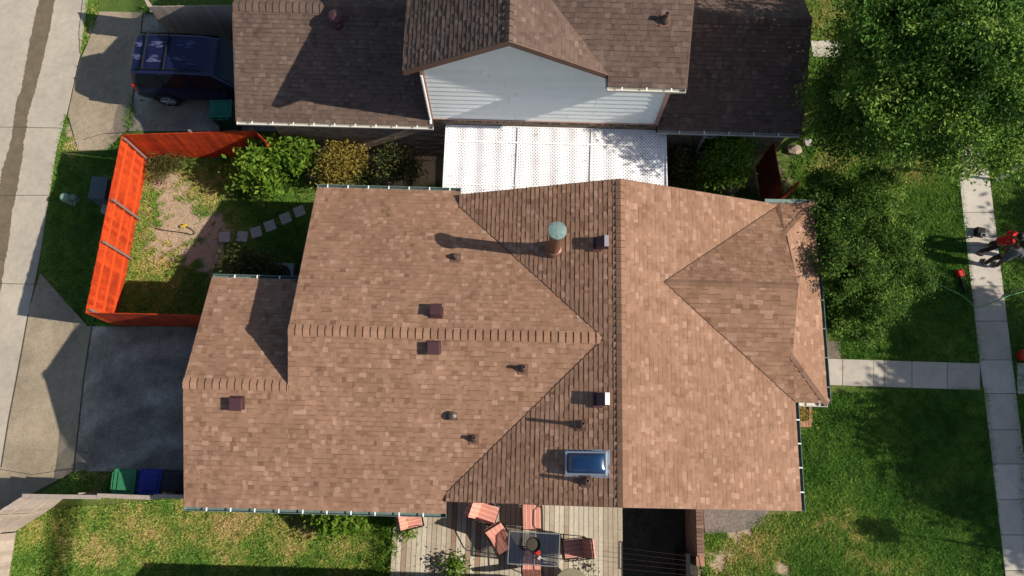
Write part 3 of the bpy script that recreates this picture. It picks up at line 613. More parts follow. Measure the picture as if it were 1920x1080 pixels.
b.build('flue_cap', M['verd'], flue, loc=(0, 0, ch))
# skylight
sp_ = on(1101, 869, fW); sk_e = bpy.data.objects.new('skylight', None)
q = Vector(nW).normalized()
b = MB(); L2, W2 = .49, .26
for c_, d_ in (((0, W2, .1), (L2 * 2 + .05, .045, .14)), ((0, -W2, .1), (L2 * 2 + .05, .045, .14)), ((L2, 0, .1), (.045, W2 * 2 - .045, .14)), ((-L2, 0, .1), (.045, W2 * 2 - .045, .14))): b.box(c_, d_)
b.box((0, 0, .0), (L2 * 2 + .16, W2 * 2 + .16, .02))
sf = b.build('skylight', M['alu'], house, loc=sp_, bevel=.008); sf.rotation_mode = 'QUATERNION'; sf.rotation_quaternion = Matrix.Rotation(-math.atan(m0), 3, 'Y').to_quaternion()
b = MB(); nn = 14
gr = [[(-L2 + .03 + (2 * L2 - .06) * i / nn, -W2 + .03 + (2 * W2 - .06) * j / nn, .16 + .13 * (1 - abs(2 * i / nn - 1) ** 3) ** .6 * (1 - abs(2 * j / nn - 1) ** 3) ** .6) for j in range(nn + 1)] for i in range(nn + 1)]
vs = [p for r_ in gr for p in r_]; b.raw(vs, [(i * (nn + 1) + j, (i + 1) * (nn + 1) + j, (i + 1) * (nn + 1) + j + 1, i * (nn + 1) + j + 1) for i in range(nn) for j in range(nn)])
b.build('skylight_dome', M['skyglass'], sf, smooth=True)

# ---- neighbour house ----------------------------------------------
nb = empty('sided_house', (0, 12, 0), label='house at the top with dark brown shingles and a pale blue-grey sided upper gable', cat='house')
def loc(parent, o):   # keep world placement of a part built in world coordinates
    o.parent = parent; o.location = Vector(o.location) - parent.location; return o
WY = 10.35; m1 = .44
rb = MB()
L0, L1 = -8.16, -2.45; EY = 10.13; RY = 13.1; RZ = ze + m1 * (RY - EY)
shingle_plane(rb, [(L0, EY, ze), (L1, EY, ze), (L1, RY, RZ), (L0, RY, RZ)], (0, EY, ze), (1, 0, 0), seed=21)
shingle_plane(rb, [(L0, RY, RZ), (8.25, RY, RZ), (8.25, 16, RZ - m1 * 2.9), (L0, 16, RZ - m1 * 2.9)], (0, 16, RZ - m1 * 2.9), (1, 0, 0), seed=22)
shingle_plane(rb, [(4.05, 10.19, ze), (8.25, 10.19, ze), (8.25, RY, RZ), (4.05, RY, RZ)], (0, 10.19, ze), (1, 0, 0), seed=23)
m2 = .575; GX = -.25; GZ = 7.45; GY0 = 10.08; GYB = 13.6
zgW = lambda x: GZ - m2 * (GX - x); zgE = lambda x: GZ - m2 * (x - GX)
GXW = -2.9
shingle_plane(rb, [(GXW, GY0, zgW(GXW)), (GX, GY0, GZ), (GX, GYB, GZ), (GXW, GYB, zgW(GXW))], (GXW, 0, zgW(GXW)), (0, 1, 0), seed=24)
UY0, UZ = 9.82, 5.87; zu = lambda y: UZ + m2 * (y - UY0); xg = lambda y: GX + (GZ - zu(y)) / m2; ytop = UY0 + (GZ - UZ) / m2
shingle_plane(rb, [(GX, GY0, GZ), (xg(GY0), GY0, zu(GY0)), (GX, ytop, GZ)], (2.3, 0, zgE(2.3)), (0, 1, 0), seed=25, light=.05)
shingle_plane(rb, [(xg(GY0), UY0, UZ), (4.2, UY0, UZ), (4.2, ytop, GZ), (GX, ytop, GZ), (xg(GY0), GY0, zu(GY0))], (0, UY0, UZ), (1, 0, 0), seed=26)
shingle_plane(rb, [(GX, ytop, GZ), (4.2, ytop, GZ), (4.2, 15.5, 5.87), (GX, 15.5, 5.87)], (0, 15.5, 5.87), (1, 0, 0), seed=27)
nroof = rb.build('roof', [M['shingle_dark'], M['felt']]); loc(nb, nroof)
RC(nroof, 'shingle_dark', (L0, RY, RZ), (L1, RY, RZ), dslope(m1, 'N'), dslope(m1, 'S'), seed=31, wd=.2); RC(nroof, 'shingle_dark', (8.25, RY, RZ), (4.05, RY, RZ), dslope(m1, 'N'), dslope(m1, 'S'), seed=32, wd=.2)
RC(nroof, 'shingle_dark', (GX, GY0, GZ), (GX, GYB, GZ), dslope(m2, 'W'), dslope(m2, 'E'), seed=33, wd=.12)
wb = MB(); wb.prism([(-7.3, WY), (8.0, WY), (8.0, 15.8), (-7.3, 15.8)], 0, 2.62); wb.prism([(-2.5, WY), (4.01, WY), (4.01, 13.5), (-2.5, 13.5)], 2.621, 2.78)
loc(nb, wb.build('wall', M['brick']))
sb_ = MB()
for i in range(int(6.5 / .085)):
    x_ = -2.49 + i * .085; sb_.box((x_ + .036, WY - .012, 2.70), (.074, .03, .2), t=random.random())
loc(nb, sb_.build('soldier_course', mat('soldier_brick', rough=.9, ramp=[(0, (.06, .05, .04)), (.4, (.16, .12, .08)), (1, (.3, .22, .14))], noise=(20, .2))))
ub = MB(); ub.prism([(-2.5, WY), (4.01, WY), (4.01, 13.5), (-2.5, 13.5)], 2.781, 5.6); gable_wall(ub, 'y', WY, .1, -2.5, 2.3, -.1, 5.59, 7.15)
ub.v = [(x_, y_ + .02, z_) for x_, y_, z_ in ub.v]; loc(nb, ub.build('upper_wall', M['trim_pink']))
# lap siding boards with a real overlap
sd = MB(); gpoly = [(-2.44, 2.82), (3.95, 2.82), (3.95, 5.7), (2.2, 5.9), (GX, 7.28), (-2.44, 6.04)]
pl = []
for i in range(len(gpoly)):
    a = gpoly[i]; c = gpoly[(i + 1) % len(gpoly)]; dx, dy = c[0] - a[0], c[1] - a[1]; l = math.hypot(dx, dy)
    if i in (2, 3): continue
    pl.append((-dy / l, dx / l, (-dy * a[0] + dx * a[1]) / l))
pl.append((-(7.28 - 5.7) / 3, -1, -(7.28 - 5.7) / 3 * GX - 7.28) if False else (-m2 / math.hypot(m2, 1), -1 / math.hypot(m2, 1), (-m2 * GX - 7.28) / math.hypot(m2, 1)))
z_ = 2.82; ex = .235
while z_ < 7.3:
    x_ = -2.6 - random.random() * 2
    while x_ < 4.1:
        w_ = 2.4 if random.random() < .6 else 3.6; q_ = clip_convex([(x_ + .003, z_), (x_ + w_ - .003, z_), (x_ + w_ - .003, z_ + ex), (x_ + .003, z_ + ex)], pl)
        if len(q_) >= 3:
            f = lambda p: (p[0], WY - .03 + .02 * (p[1] - z_) / ex, p[1]); t_ = random.random(); top = [f(p) for p in q_]; sd.face(top, t_)
            for i in range(len(q_)): j = (i + 1) % len(q_); sd.face([top[j], top[i], (top[i][0], WY + .02, top[i][2]), (top[j][0], WY + .02, top[j][2])], 0)
        x_ += w_
    z_ += ex
loc(nb, sd.build('lap_siding', M['siding']))
tb = MB()
tb.box((-2.5, WY - .02, 4.4), (.1, .09, 3.2)); tb.box((4.0, WY - .02, 4.2), (.1, .09, 2.8)); tb.box((.75, WY - .025, 2.80), (6.5, .05, .05))
loc(nb, tb.build('corner_trim', M['trim_pink']))
tb = MB()
def rake(b, A, B, o, h=.2, th=.03):
    b = MB()
    A = Vector(A); B = Vector(B); o = Vector(o) * th; z = Vector((0, 0, h)); b.raw([A, B, B - z, A - z, A + o, B + o, B + o - z, A + o - z], [(0, 1, 2, 3), (7, 6, 5, 4), (0, 4, 5, 1), (1, 5, 6, 2), (2, 6, 7, 3), (3, 7, 4, 0)]); loc(nb, b.build('rake_board', M['fascia']))
rake(tb, (GXW, GY0 - .002, zgW(GXW) + .01), (GX, GY0 - .002, GZ + .01), (0, -1, 0)); rake(tb, (GX, GY0 - .002, GZ + .01), (xg(GY0), GY0 - .002, zu(GY0) + .01), (0, -1, 0)); rake(tb, (GXW - .002, GY0, zgW(GXW)), (GXW - .002, GYB, zgW(GXW)), (-1, 0, 0))
rake(tb, (L0 - .002, EY, ze), (L0 - .002, RY, RZ), (-1, 0, 0)); rake(tb, (4.202, UY0, UZ), (4.202, ytop, GZ), (1, 0, 0)); rake(tb, (8.252, 10.19, ze), (8.252, RY, RZ), (1, 0, 0))
sb2 = MB(); sb2.prism([(2.2, 9.86), (4.15, 9.86), (4.15, WY), (2.2, WY)], 5.68, 5.72); loc(nb, sb2.build('soffit', M['white']))
for a in ((( L0, EY, ze), (L1, EY, ze), .6), ((4.1, 10.19, ze), (8.2, 10.19, ze), .72), ((xg(GY0), UY0, UZ), (4.2, UY0, UZ), .62)):
    g_ = gutter(None, a[0], a[1], (0, -1, 0), M['gutter_w'], M['white'], a[2]); loc(nb, g_)
def fn_l(x, y): return ze + m1 * (y - EY)
p = on(634, 46, fn_l); b = MB(); b.lathe([(.16, -.05), (.15, .12), (.12, .16), (.12, .3), (.2, .32), (.21, .42), (.16, .5), (.04, .55)], n=24); o = b.build('turbine_vent', M['mauve'], None, loc=p, smooth=False); loc(nb, o)
b = MB()
p = on(1247, 38, lambda x, y: zu(y)); o = pipe(None, p, (0, -m2, 1), .3, .05); loc(nb, o)
p = on(806, 214, fn_l); b = MB(); b.tube([(0, 0, 2.6), (0, 0, .05), (0, -.12, .0)], .04, 8); o = b.build('downpipe', M['white'], None, loc=(-2.52, 10.3, 2.75)); o.scale = (1, 1, 1); loc(nb, o)
# windows on the brick wall facing the narrow yard
for xw in (6.2,):
    f = MB(); W_, H_ = 1.2, 1.1
    for c_, d_ in (((0, 0, H_ / 2), (W_, .07, .06)), ((0, 0, -H_ / 2), (W_, .07, .06)), ((-W_ / 2, 0, 0), (.06, .07, H_)), ((W_ / 2, 0, 0), (.06, .07, H_)), ((0, 0, 0), (.04, .05, H_))): f.box(c_, d_)
    wf = f.build('window', M['white'], nb, loc=(xw, WY - .03 - 12, 1.5)); g2 = MB(); g2.box((0, .02, 0), (W_ - .06, .01, H_ - .06)); g2.build('pane', M['carglass'], wf)
f = MB(); f.box((0, 0, 1.05), (.06, 4.2, 2.1)); gd = f.build('garage_door', M['white'], nb, loc=(-7.34, 1.0, 0))

# leaf litter on the patio cover
b = MB(); R_ = random.Random(4)
for i in range(46):
    x_, y_ = R_.uniform(-2, 4.3), R_.uniform(8.1, 10.2); a_ = R_.uniform(0, 6.28); l_ = R_.uniform(.012, .035); c_, s_ = math.cos(a_) * l_, math.sin(a_) * l_
    b.face([(x_ + c_, y_ + s_, 2.412), (x_ - s_ * .5, y_ + c_ * .5, 2.416), (x_ - c_, y_ - s_, 2.412), (x_ + s_ * .5, y_ - c_ * .5, 2.418)], .2)
tag(b.build('leaf_litter', M['leaf_dark']), 'dry leaves scattered on the white patio cover', 'leaves', kind='stuff')
# patio cover
pc = empty('patio_cover', (1.1, 9.2, 0), label='white perforated patio cover between the two houses', cat='patio cover')
xs_ = [(-2.1, .0), (.02, 0), (2.18, 0), (4.38, 0)]
for i in range(3):
    b = MB(); a0, a1 = xs_[i][0] + .004, xs_[i + 1][0] - .004; n_ = 36
    for j in range(n_):
        x0_ = a0 + (a1 - a0) * j / n_; x1_ = a0 + (a1 - a0) * (j + 1) / n_; wz = lambda x: 2.345 + .016 * math.sin(x * 2 * math.pi / .54)   # gently corrugated sheet
        b.face([(x0_ - 1.1, -1.2, wz(x0_)), (x1_ - 1.1, -1.2, wz(x1_)), (x1_ - 1.1, 1.11, wz(x1_) + .03), (x0_ - 1.1, 1.11, wz(x0_) + .03)])
    o = b.build('lattice_panel', M['lattice'], pc)
    s_ = o.modifiers.new('thickness', 'SOLIDIFY'); s_.thickness = .006
b = MB()
for x_ in (-2.1, 4.38): b.box((x_ - 1.1, -.05, 2.36), (.03, 2.32, .07))
b.box((.04, 1.12, 2.385), (6.5, .03, .03)); b.box((.04, .62, 2.392), (6.48, .05, .012)); b.box((.04, -.72, 2.372), (6.48, .035, .012))
for x_ in (.02, 2.18): b.box((x_ - 1.1, -.05, 2.392), (.02, 2.3, .008))
b.build('edge_frame', M['white'], pc)
b = MB()
for i in range(8): b.box((-3.1 + i * .9, -.05, 2.27), (.05, 2.3, .12))
b.build('rafters', M['white'], pc)
for x_ in (-2.0, 1.1, 4.3):
    b = MB(); b.box((x_ - 1.1, -.9, 1.1), (.09, .09, 2.2)); b.build('post', M['white'], pc)

# ------------------------------------------------------------------ fences
def fence(name, A, B, h, label, board, rail, post, side=1, posts=(), bw=.14, rails=(.35, .95, 1.55), group=None, z0=0, drop=0.0):
    """board fence from A to B (xy), rails and posts on the side given (+1 = left of A->B)"""
    A = Vector((A[0], A[1], 0)); B = Vector((B[0], B[1], 0)); d = (B - A).normalized(); L_ = (B - A).length; an = math.atan2(d.y, d.x)
    e = empty(name, A, an, label, 'fence', group); b = MB(); n = int(L_ / bw); w_ = L_ / n
    for i in range(n):
        hh = h + random.uniform(-.012, .012); b.box((w_ * (i + .5), random.uniform(-.002, .002), (hh - drop) / 2), (w_ - .0012, .018, hh + drop), rz=random.uniform(-.01, .01), t=random.random())
    b.build('board_panel', board, e)
    if rail:
        for z in rails:
            b = MB(); b.box((L_ / 2, side * .027, z0 + z), (L_ - .01, .035, .085)); b.build('rail', rail, e)
    for s_ in posts:
        b = MB(); b.box((s_ * L_, side * .085, z0 + h / 2 - .02), (.07, .065, h)); b.build('post', post, e)
    return e
fa = U(278, 300); fb = U(218, 611)
fence('wood_fence', (fb.x, fb.y), (fa.x, fa.y), 1.83, 'bright orange stained board fence along the alley side of the small yard', M['fence'], M['fence_rail'], M['post'], side=-1, posts=(.02, .39, .63, .985), bw=.14, rails=(.35, .95, 1.5))
fence('wood_fence', (fa.x, fa.y + .03), (-7.9, 10.24), 1.83, 'rust orange board fence beside the driveway of the dark roofed house', M['fence'], None, M['post'], side=1, posts=(.5, .97), bw=.14)
fence('wood_fence', (-7.88, 10.22), (-7.55, 9.9), 1.83, 'short slanting piece of orange fence at the brick corner', M['fence'], M['fence_rail'], M['post'], side=-1)
fence('wood_fence', (fb.x, fb.y + .02), (-7.95, fb.y + .04), 1.83, 'dark red brown board fence along the top of the shaded driveway', M['fence'], None, M['post'], side=-1, posts=())
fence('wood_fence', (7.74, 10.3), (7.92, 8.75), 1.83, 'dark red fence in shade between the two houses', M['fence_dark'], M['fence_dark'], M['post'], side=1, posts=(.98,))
gt0 = U(1462, 372, 1.6); gt1 = U(1506, 336, 1.6)
g_ = fence('fence_gate', (gt0.x, gt0.y), (gt1.x, gt1.y), 1.6, 'orange red gate standing ajar onto the front lawn', M['fence'], M['fence_rail'], M['post'], side=1, rails=(.3, 1.3)); g_['category'] = 'gate'
b = MB(); b.tube([(.05, .04, .35), (.95 * (gt1 - gt0).length, .04, 1.3)], .03, 4); b.build('brace', M['fence_rail'], g_)
# weathered fence bottom left
c0 = U(345, 930, 1.75); c1 = U(42, 931, 1.75); c2 = U(-75, 1005, 1.75); c3 = U(20, 985, 1.75)
fence('old_fence', (c1.x, c1.y - .02), (WX0 + .3, c0.y), 1.75, 'weathered grey fence behind the two wheelie bins', M['oldwood'], M['oldwood'], M['oldwood'], side=1, posts=(.3, .75), rails=(.35, 1.0, 1.7), drop=.75)
for (s_, e_, zz) in ((.0, .42, 1.765), (.4, .72, 1.775), (.7, .98, 1.765)):
    L_ = WX0 + .3 - c1.x; b = MB(); b.box((0, 0, 0), ((e_ - s_) * L_, .11, .03), t=random.random(), rz=random.uniform(-.012, .012))
    o = b.build('cap_board', M['oldwood'], None, loc=(c1.x + (s_ + e_) / 2 * L_, c1.y * (1 - (s_ + e_) / 2) + c0.y * (s_ + e_) / 2, zz)); pf = [k for k in COL.objects if k.get('label') == 'weathered grey fence behind the two wheelie bins'][0]
    o.parent = pf; o.matrix_parent_inverse = (Matrix.Translation(pf.location) @ pf.rotation_euler.to_matrix().to_4x4()).inverted()
q1 = U(0, 975, 1.75); g1 = U(95, 938, 1.75)
fence('old_fence', (c1.x, c1.y), (c2.x, c2.y), 1.75, 'weathered pinkish fence slanting to the left edge with a rail across', M['oldwood'], M['oldwood'], M['oldwood'], side=1, posts=(.45,), rails=(.1, 1.1, 1.7), drop=.75)
c4 = U(-74, 1008, 1.75)
fence('old_fence', (c4.x, c4.y), (U(-100, 1160, 1.75).x, U(-100, 1160, 1.75).y), 1.75, 'pale board fence running down the bottom left corner', M['oldwood'], M['oldwood'], M['oldwood'], side=1, bw=.1, drop=.75)
# fence at the top left beyond the driveway
t0 = U(278, 12, 1.8); t1 = U(440, 8, 1.8)
fence('old_fence', (t0.x, t0.y), (t1.x + .6, t1.y), 1.8, 'brown board fence at the very top behind the dark blue car', M['oldwood'], M['oldwood'], M['oldwood'], side=1, drop=.75)
t2 = U(255, -30, 1.8)
fence('old_fence', (t0.x, t0.y), (t2.x, t2.y), 1.8, 'short end of brown fence slanting off the top edge', M['oldwood'], M['oldwood'], M['oldwood'], side=1, drop=.75)
# house on the lot below the frame (its eave shades the lower edge of the lawn)
sx_, sy_ = U(268, 1055).x + 2.62 * 1.394, U(268, 1055).y - 2.62 * 1.402 * .11
sh_ = empty('brick_house', (sx_, sy_, 0), 0, 'house below the lower lawn with brown gabled roof', 'house'); hl, hd_, zr_ = 3.2 - sx_, 7.4, 4.2
rb = MB(); shingle_plane(rb, [(0, 0, 2.6), (hl, 0, 2.6), (hl, -hd_ / 2, zr_), (0, -hd_ / 2, zr_)], (0, 0, 2.6), (1, 0, 0), course=.26, tabw=.4, seed=61)
shingle_plane(rb, [(0, -hd_, 2.6), (hl, -hd_, 2.6), (hl, -hd_ / 2, zr_), (0, -hd_ / 2, zr_)], (0, -hd_, 2.6), (1, 0, 0), course=.26, tabw=.4, seed=62); rb.build('roof', [M['shingle_dark'], M['felt']], sh_)
wb = MB(); wb.prism([(.4, -hd_ + .45), (hl - .4, -hd_ + .45), (hl - .4, -.45), (.4, -.45)], 0, 2.5); gable_wall(wb, 'x', .4, .1, -hd_ + .45, -.45, -hd_ / 2, 2.5, zr_ - .22); gable_wall(wb, 'x', hl - .5, .1, -hd_ + .45, -.45, -hd_ / 2, 2.5, zr_ - .22); wb.build('wall', M['brick'], sh_)

# ------------------------------------------------------------------ bins
def bin_(px_, py_, rz, m, label, sz=(.62, .72, 1.08)):
    z = sz[2]; p = U(px_, py_, z); e = empty('wheelie_bin', (p.x, p.y, 0), rz, label, 'wheelie bin')
    b = MB(); W_, D_, H_ = sz; b.box((0, 0, .08 + (H_ - .14) / 2), (W_ * .8, D_ * .78, H_ - .14), tp=1.0)
    b.v = [(x * (1 + .22 * (zz - .08) / H_), y * (1 + .22 * (zz - .08) / H_), zz) for x, y, zz in b.v]
    b.build('bin_body', m, e, bevel=.02)
    b = MB(); b.box((.0, 0, H_ - .045), (W_, D_ * .98, .05)); b.box((.02, 0, H_ - .005), (W_ * .72, D_ * .78, .035), tp=.85)
    b.build('lid', m, e, bevel=.015)
    b = MB(); b.tube([(-W_ / 2 - .05, -D_ * .36, H_ - .06), (-W_ / 2 - .05, D_ * .36, H_ - .06)], .016, 8)
    for s_ in (-1, 0, 1): b.box((-W_ / 2 - .02, s_ * D_ * .33, H_ - .06), (.08, .04, .04))
    b.build('handle', m, e)
    for s_ in (-1, 1):
        b = MB(); b.tube([(-W_ * .36, s_ * D_ * .36, .1), (-W_ * .36, s_ * D_ * .45, .1)], .1, 16); b.build('wheel', M['rubber'], e)
    return e
bin_(232, 903, 0.02, M['bin_green'], 'light green wheelie bin standing leftmost by the weathered fence')
b2 = bin_(280, 903, -.02, M['bin_blue'], 'blue wheelie bin between the green bin and the house')
bin_(322, 905, 0, M['bin_black'], 'black wheelie bin in deep shade against the house wall')
bin_(413, 203, math.pi / 2 + .05, M['bin_dgreen'], 'dark green wheelie bin beside the dark blue car')

# ------------------------------------------------------------------ car
def make_car():
    e = empty('parked_car', (-12.22 + 2.3, 12.82, .02), -.015, 'dark blue estate car with worn roof parked nose under the roof edge', 'car')
    HW = .95
    #      x     hw   belt  roof  gw(half roof width)
    ST = [(-2.30, .80, .95, 1.0, .66), (-2.28, .88, 1.02, 1.30, .66), (-2.16, .93, 1.06, 1.66, .66), (-2.0, .95, 1.07, 1.72, .665), (-1.2, .95, 1.07, 1.75, .67), (-.2, .95, 1.06, 1.75, .67), (.45, .95, 1.05, 1.70, .655), (1.10, .94, 1.03, 1.10, .78), (1.35, .93, 1.0, 1.06, .8), (2.0, .9, .93, .98, .76), (2.22, .84, .84, .86, .7), (2.3, .74, .7, .72, .6)]
    def ring(s):
        x, hw, zb, zr, gw = s; g = min(1, max(0, (zr - zb) / .6))
        return [(x, hw * .86, .26), (x, hw * .97, .36), (x, hw, .62), (x, hw * .99, .85), (x, hw * .955, zb), (x, gw + .03, zr - .07 * g - .012), (x, gw - .06, zr - .006), (x, gw * .5, zr + .012), (x, 0, zr + .018)]
    b = MB(); R_ = []
    for s in ST:
        r = ring(s); R_.append(r + [(x, -y, z) for x, y, z in r[:-1]][::-1])
    n = len(R_[0]); vs = [p for r in R_ for p in r]; fs = []; ms = []
    for i in range(len(R_) - 1):
        for k in range(n): j = (k + 1) % n; fs.append((i * n + k, i * n + j, (i + 1) * n + j, (i + 1) * n + k))
    b.raw(vs, fs); b.raw(R_[0], [tuple(range(n))]); b.raw(R_[-1], [tuple(range(n))[::-1]])
    body = b.build('body', M['navy'], e, smooth=True); md = body.modifiers.new('sub', 'SUBSURF'); md.levels = 2; md.render_levels = 2
    # interpolate a point on the flank between belt and roof
    def side(x, f, s_):
        for i in range(len(ST) - 1):
            if ST[i][0] <= x <= ST[i + 1][0]: break
        k = (x - ST[i][0]) / (ST[i + 1][0] - ST[i][0]); a = [u + (v - u) * k for u, v in zip(ST[i], ST[i + 1])]; r = ring(a); p, q_ = Vector(r[4]), Vector(r[5]); c = p.lerp(q_, f); o = Vector((0, .014, .01)); c = c + o
        return (c.x, c.y * s_, c.z)
    for s_ in (-1, 1):
        for x0, x1, x1t in ((-2.05, -1.25, -1.25), (-1.17, -.32, -.32), (-.24, .86, .36)):
            b = MB(); b.face([side(x0, .1, s_), side(x1, .1, s_), side(x1t, .92, s_), side(x0 + (.08 if x0 < -2 else 0), .92, s_)]); b.build('side_window', M['carglass'], e)
        for x_ in (-1.4, 1.45):
            w_ = MB(); w_.tube([(0, -.12, 0), (0, .12, 0)], .37, 28); wo = w_.build('wheel', M['rubber'], e, loc=(x_, s_ * .85, .37))
            w_ = MB(); w_.tube([(0, -.02, 0), (0, .02, 0)], .24, 24, m=1)
            for k in range(6): a_ = k * math.pi / 3; w_.box((math.cos(a_) * .13, s_ * .025, math.sin(a_) * .13), (.05, .02, .05), m=0)
            for k in range(6):
                a_ = k * math.pi / 3; w_.tube([(0, s_ * .03, 0), (math.cos(a_) * .23, s_ * .03, math.sin(a_) * .23)], .025, 6)
            w_.build('rim', [M['rim'], M['acgrey']], wo, loc=(0, s_ * .11, 0))
            ar = MB(); ar.tube([(x_ + .42 * math.cos(t_), s_ * .93, .37 + .42 * math.sin(t_)) for t_ in [math.pi * k / 12 for k in range(13)]], .035, 6); ar.build('wheel_arch', M['dkplastic'], e)
        mr = MB(); mr.box((0, 0, 0), (.14, .24, .16)); mr.build('wing_mirror', M['dkplastic'], e, loc=(.72, s_ * 1.05, 1.12), bevel=.04)
        tl = MB(); tl.box((0, 0, 0), (.08, .12, .34)); tl.build('tail_light', M['redlens'], e, loc=(-2.24, s_ * .82, .98), bevel=.02)
        rr = MB(); rr.tube([(-1.95, s_ * .62, 1.72), (-1.85, s_ * .62, 1.79), (-.3, s_ * .62, 1.81), (.1, s_ * .61, 1.76)], .018, 6); rr.build('roof_rail', M['dkplastic'], e)
    b = MB(); nn = 6
    def wsp(u, v): # windscreen
        x = .47 + (1.10 - .47) * v; a = [p + (q_ - p) * v for p, q_ in zip(ST[6], ST[7])]; hw_ = a[4] * .98; bow = 1 - abs(u) ** 2.5
        return (x + .05 * bow, u * hw_, a[3] + .03 - .02 * abs(u) ** 2)
    g = [[wsp(-1 + 2 * i / 10, j / nn * .94 + .03) for j in range(nn + 1)] for i in range(11)]
    b.raw([p for r in g for p in r], [(i * (nn + 1) + j, (i + 1) * (nn + 1) + j, (i + 1) * (nn + 1) + j + 1, i * (nn + 1) + j + 1) for i in range(10) for j in range(nn)]); b.build('windscreen', M['windscreen'], e, smooth=True)
    b = MB(); b.face([(-2.30, -.6, 1.1), (-2.30, .6, 1.1), (-2.18, .6, 1.56), (-2.18, -.6, 1.56)]); b.build('rear_window', M['carglass'], e)
    for x_ in (-1.68, -1.02):
        b = MB(); b.tube([(x_, -.66, 1.82), (x_, .66, 1.82)], .03, 8); b.build('roof_bar', M['dkplastic'], e)
    b = MB(); b.box((0, 0, 0), (.12, 1.7, .22)); b.build('rear_bumper', M['dkplastic'], e, loc=(-2.28, 0, .5), bevel=.04)
    for i, (x_, y_, sx, sy) in enumerate(((-.45, .28, .55, .26), (-.45, -.28, .6, .26), (-1.34, .25, .34, .2), (-1.34, -.25, .36, .24), (-1.88, .25, .2, .2), (-1.88, -.25, .22, .24))):
        b = MB(); R2 = random.Random(i)
        for k in range(14):
            cx, cy = x_ + R2.uniform(-.5, .5) * sx, y_ + R2.uniform(-.5, .5) * sy; w_, d_ = R2.uniform(.05, .2), R2.uniform(.015, .04); n_ = 7
            zt = 1.774 + k * .0001 - .012 * (abs(cy) / .6) ** 2
            if x_ < -1.8: zt -= .022
            b.face([(cx + w_ * math.cos(t_) * R2.uniform(.6, 1), cy + d_ * math.sin(t_) * R2.uniform(.6, 1), zt) for t_ in [2 * math.pi * j / n_ for j in range(n_)]])
        b.build('paint_wear', M['worn'], e)
    return e
make_car()

# ------------------------------------------------------------------ foliage
def leaves(name, blobs, size, mt, parent=None, tb=.5, seed=0, aspect=.45, clump=.26, per=34, shell=.55, up=.35, tvar=.22, yel=None):
    """blobs: (centre xyz, rx, ry, rz, number of clumps)"""
    g = np.random.default_rng(seed); C_ = []; T_ = []
    for (cx, cy, cz, rx_, ry_, rz_, n) in blobs:
        v = g.normal(size=(n, 3)); v /= np.linalg.norm(v, axis=1)[:, None]; r = (shell + (1 - shell) * g.random(n)) ** .8; lump = 1 + .22 * np.sin(v[:, 0] * 7 + cx * 3) * np.cos(v[:, 1] * 6 + cy * 5)
        p = v * (r * lump)[:, None] * [rx_, ry_, rz_] + [cx, cy, cz]; C_.append(p); T_.append(tb + g.normal(0, tvar, n) * .7)
    C_ = np.concatenate(C_); T_ = np.concatenate(T_); k = per; n = len(C_)
    sp = clump * (.6 + .8 * g.random(n)); P_ = np.repeat(C_, k, 0) + g.normal(size=(n * k, 3)) * np.repeat(sp, k)[:, None] * [1, 1, .6]
    t = np.clip(np.repeat(T_, k) + g.normal(0, .14, n * k), 0, 1); N_ = len(P_)
    P_[:, 2] = np.maximum(P_[:, 2], .03)
    nr = g.normal(size=(N_, 3)) + [0, 0, up * 3]; nr /= np.linalg.norm(nr, axis=1)[:, None]; a = g.normal(size=(N_, 3)); a -= nr * (a * nr).sum(1)[:, None]; a /= np.linalg.norm(a, axis=1)[:, None]; b_ = np.cross(nr, a)
    s = size * (.6 + .8 * g.random(N_))[:, None]; V = np.zeros((N_, 4, 3)); V[:, 0] = P_ - a * s; V[:, 1] = P_ + b_ * s * aspect; V[:, 2] = P_ + a * s; V[:, 3] = P_ - b_ * s * aspect
    return npmesh(name, V.reshape(-1, 3), np.arange(4 * N_).reshape(-1, 4), mt, t, parent)
def limb(b, p, q, r0, r1, seed=0, n=6):
    R_ = random.Random(seed); p = Vector(p); q = Vector(q); pts = []
    for i in range(n + 1):
        f = i / n; j = (q - p).length * .04 * math.sin(f * math.pi); pts.append(p.lerp(q, f) + Vector((R_.uniform(-1, 1), R_.uniform(-1, 1), R_.uniform(-.5, .5))) * j)
    b.tube(pts, [r0 + (r1 - r0) * i / n for i in range(n + 1)], 8)
def tree(name, base, blobs, label, cat, mt, size, tr=.2, per=34, clump=.26, tb=.5, seed=0, limbs=True, group=None, **kw):
    e = empty(name, base, 0, label, cat, group); B0 = Vector(base); rel = [(x - B0.x, y - B0.y, z, rx_, ry_, rz_, n) for x, y, z, rx_, ry_, rz_, n in blobs]
    leaves('crown', rel, size, mt, e, tb, seed, clump=clump, per=per, **kw)
    b = MB(); zt = min(r[2] for r in rel) * .55; fork = Vector((0, 0, zt)); limb(b, (0, 0, -.05), fork, tr, tr * .75, seed)
    for i, r in enumerate(rel):
        q = Vector((r[0], r[1], r[2] + r[5] * .3)); limb(b, fork, q, tr * .5, tr * .12, seed + i); R_ = random.Random(seed + i)
        for k in range(3 if limbs else 1):
            a = fork.lerp(q, .5 + .15 * k); limb(b, a, q + Vector((R_.uniform(-1, 1) * r[3], R_.uniform(-1, 1) * r[4], R_.uniform(-.3, .8) * r[5])) * .8, tr * .2, tr * .06, seed + 50 + i * 3 + k, 4)
    b.build('trunk', M['bark'], e); return e
def B(px_, py_, z, rx_, ry_, rz_, n): p = U(px_, py_, z); return (p.x, p.y, z, rx_, ry_, rz_, n)
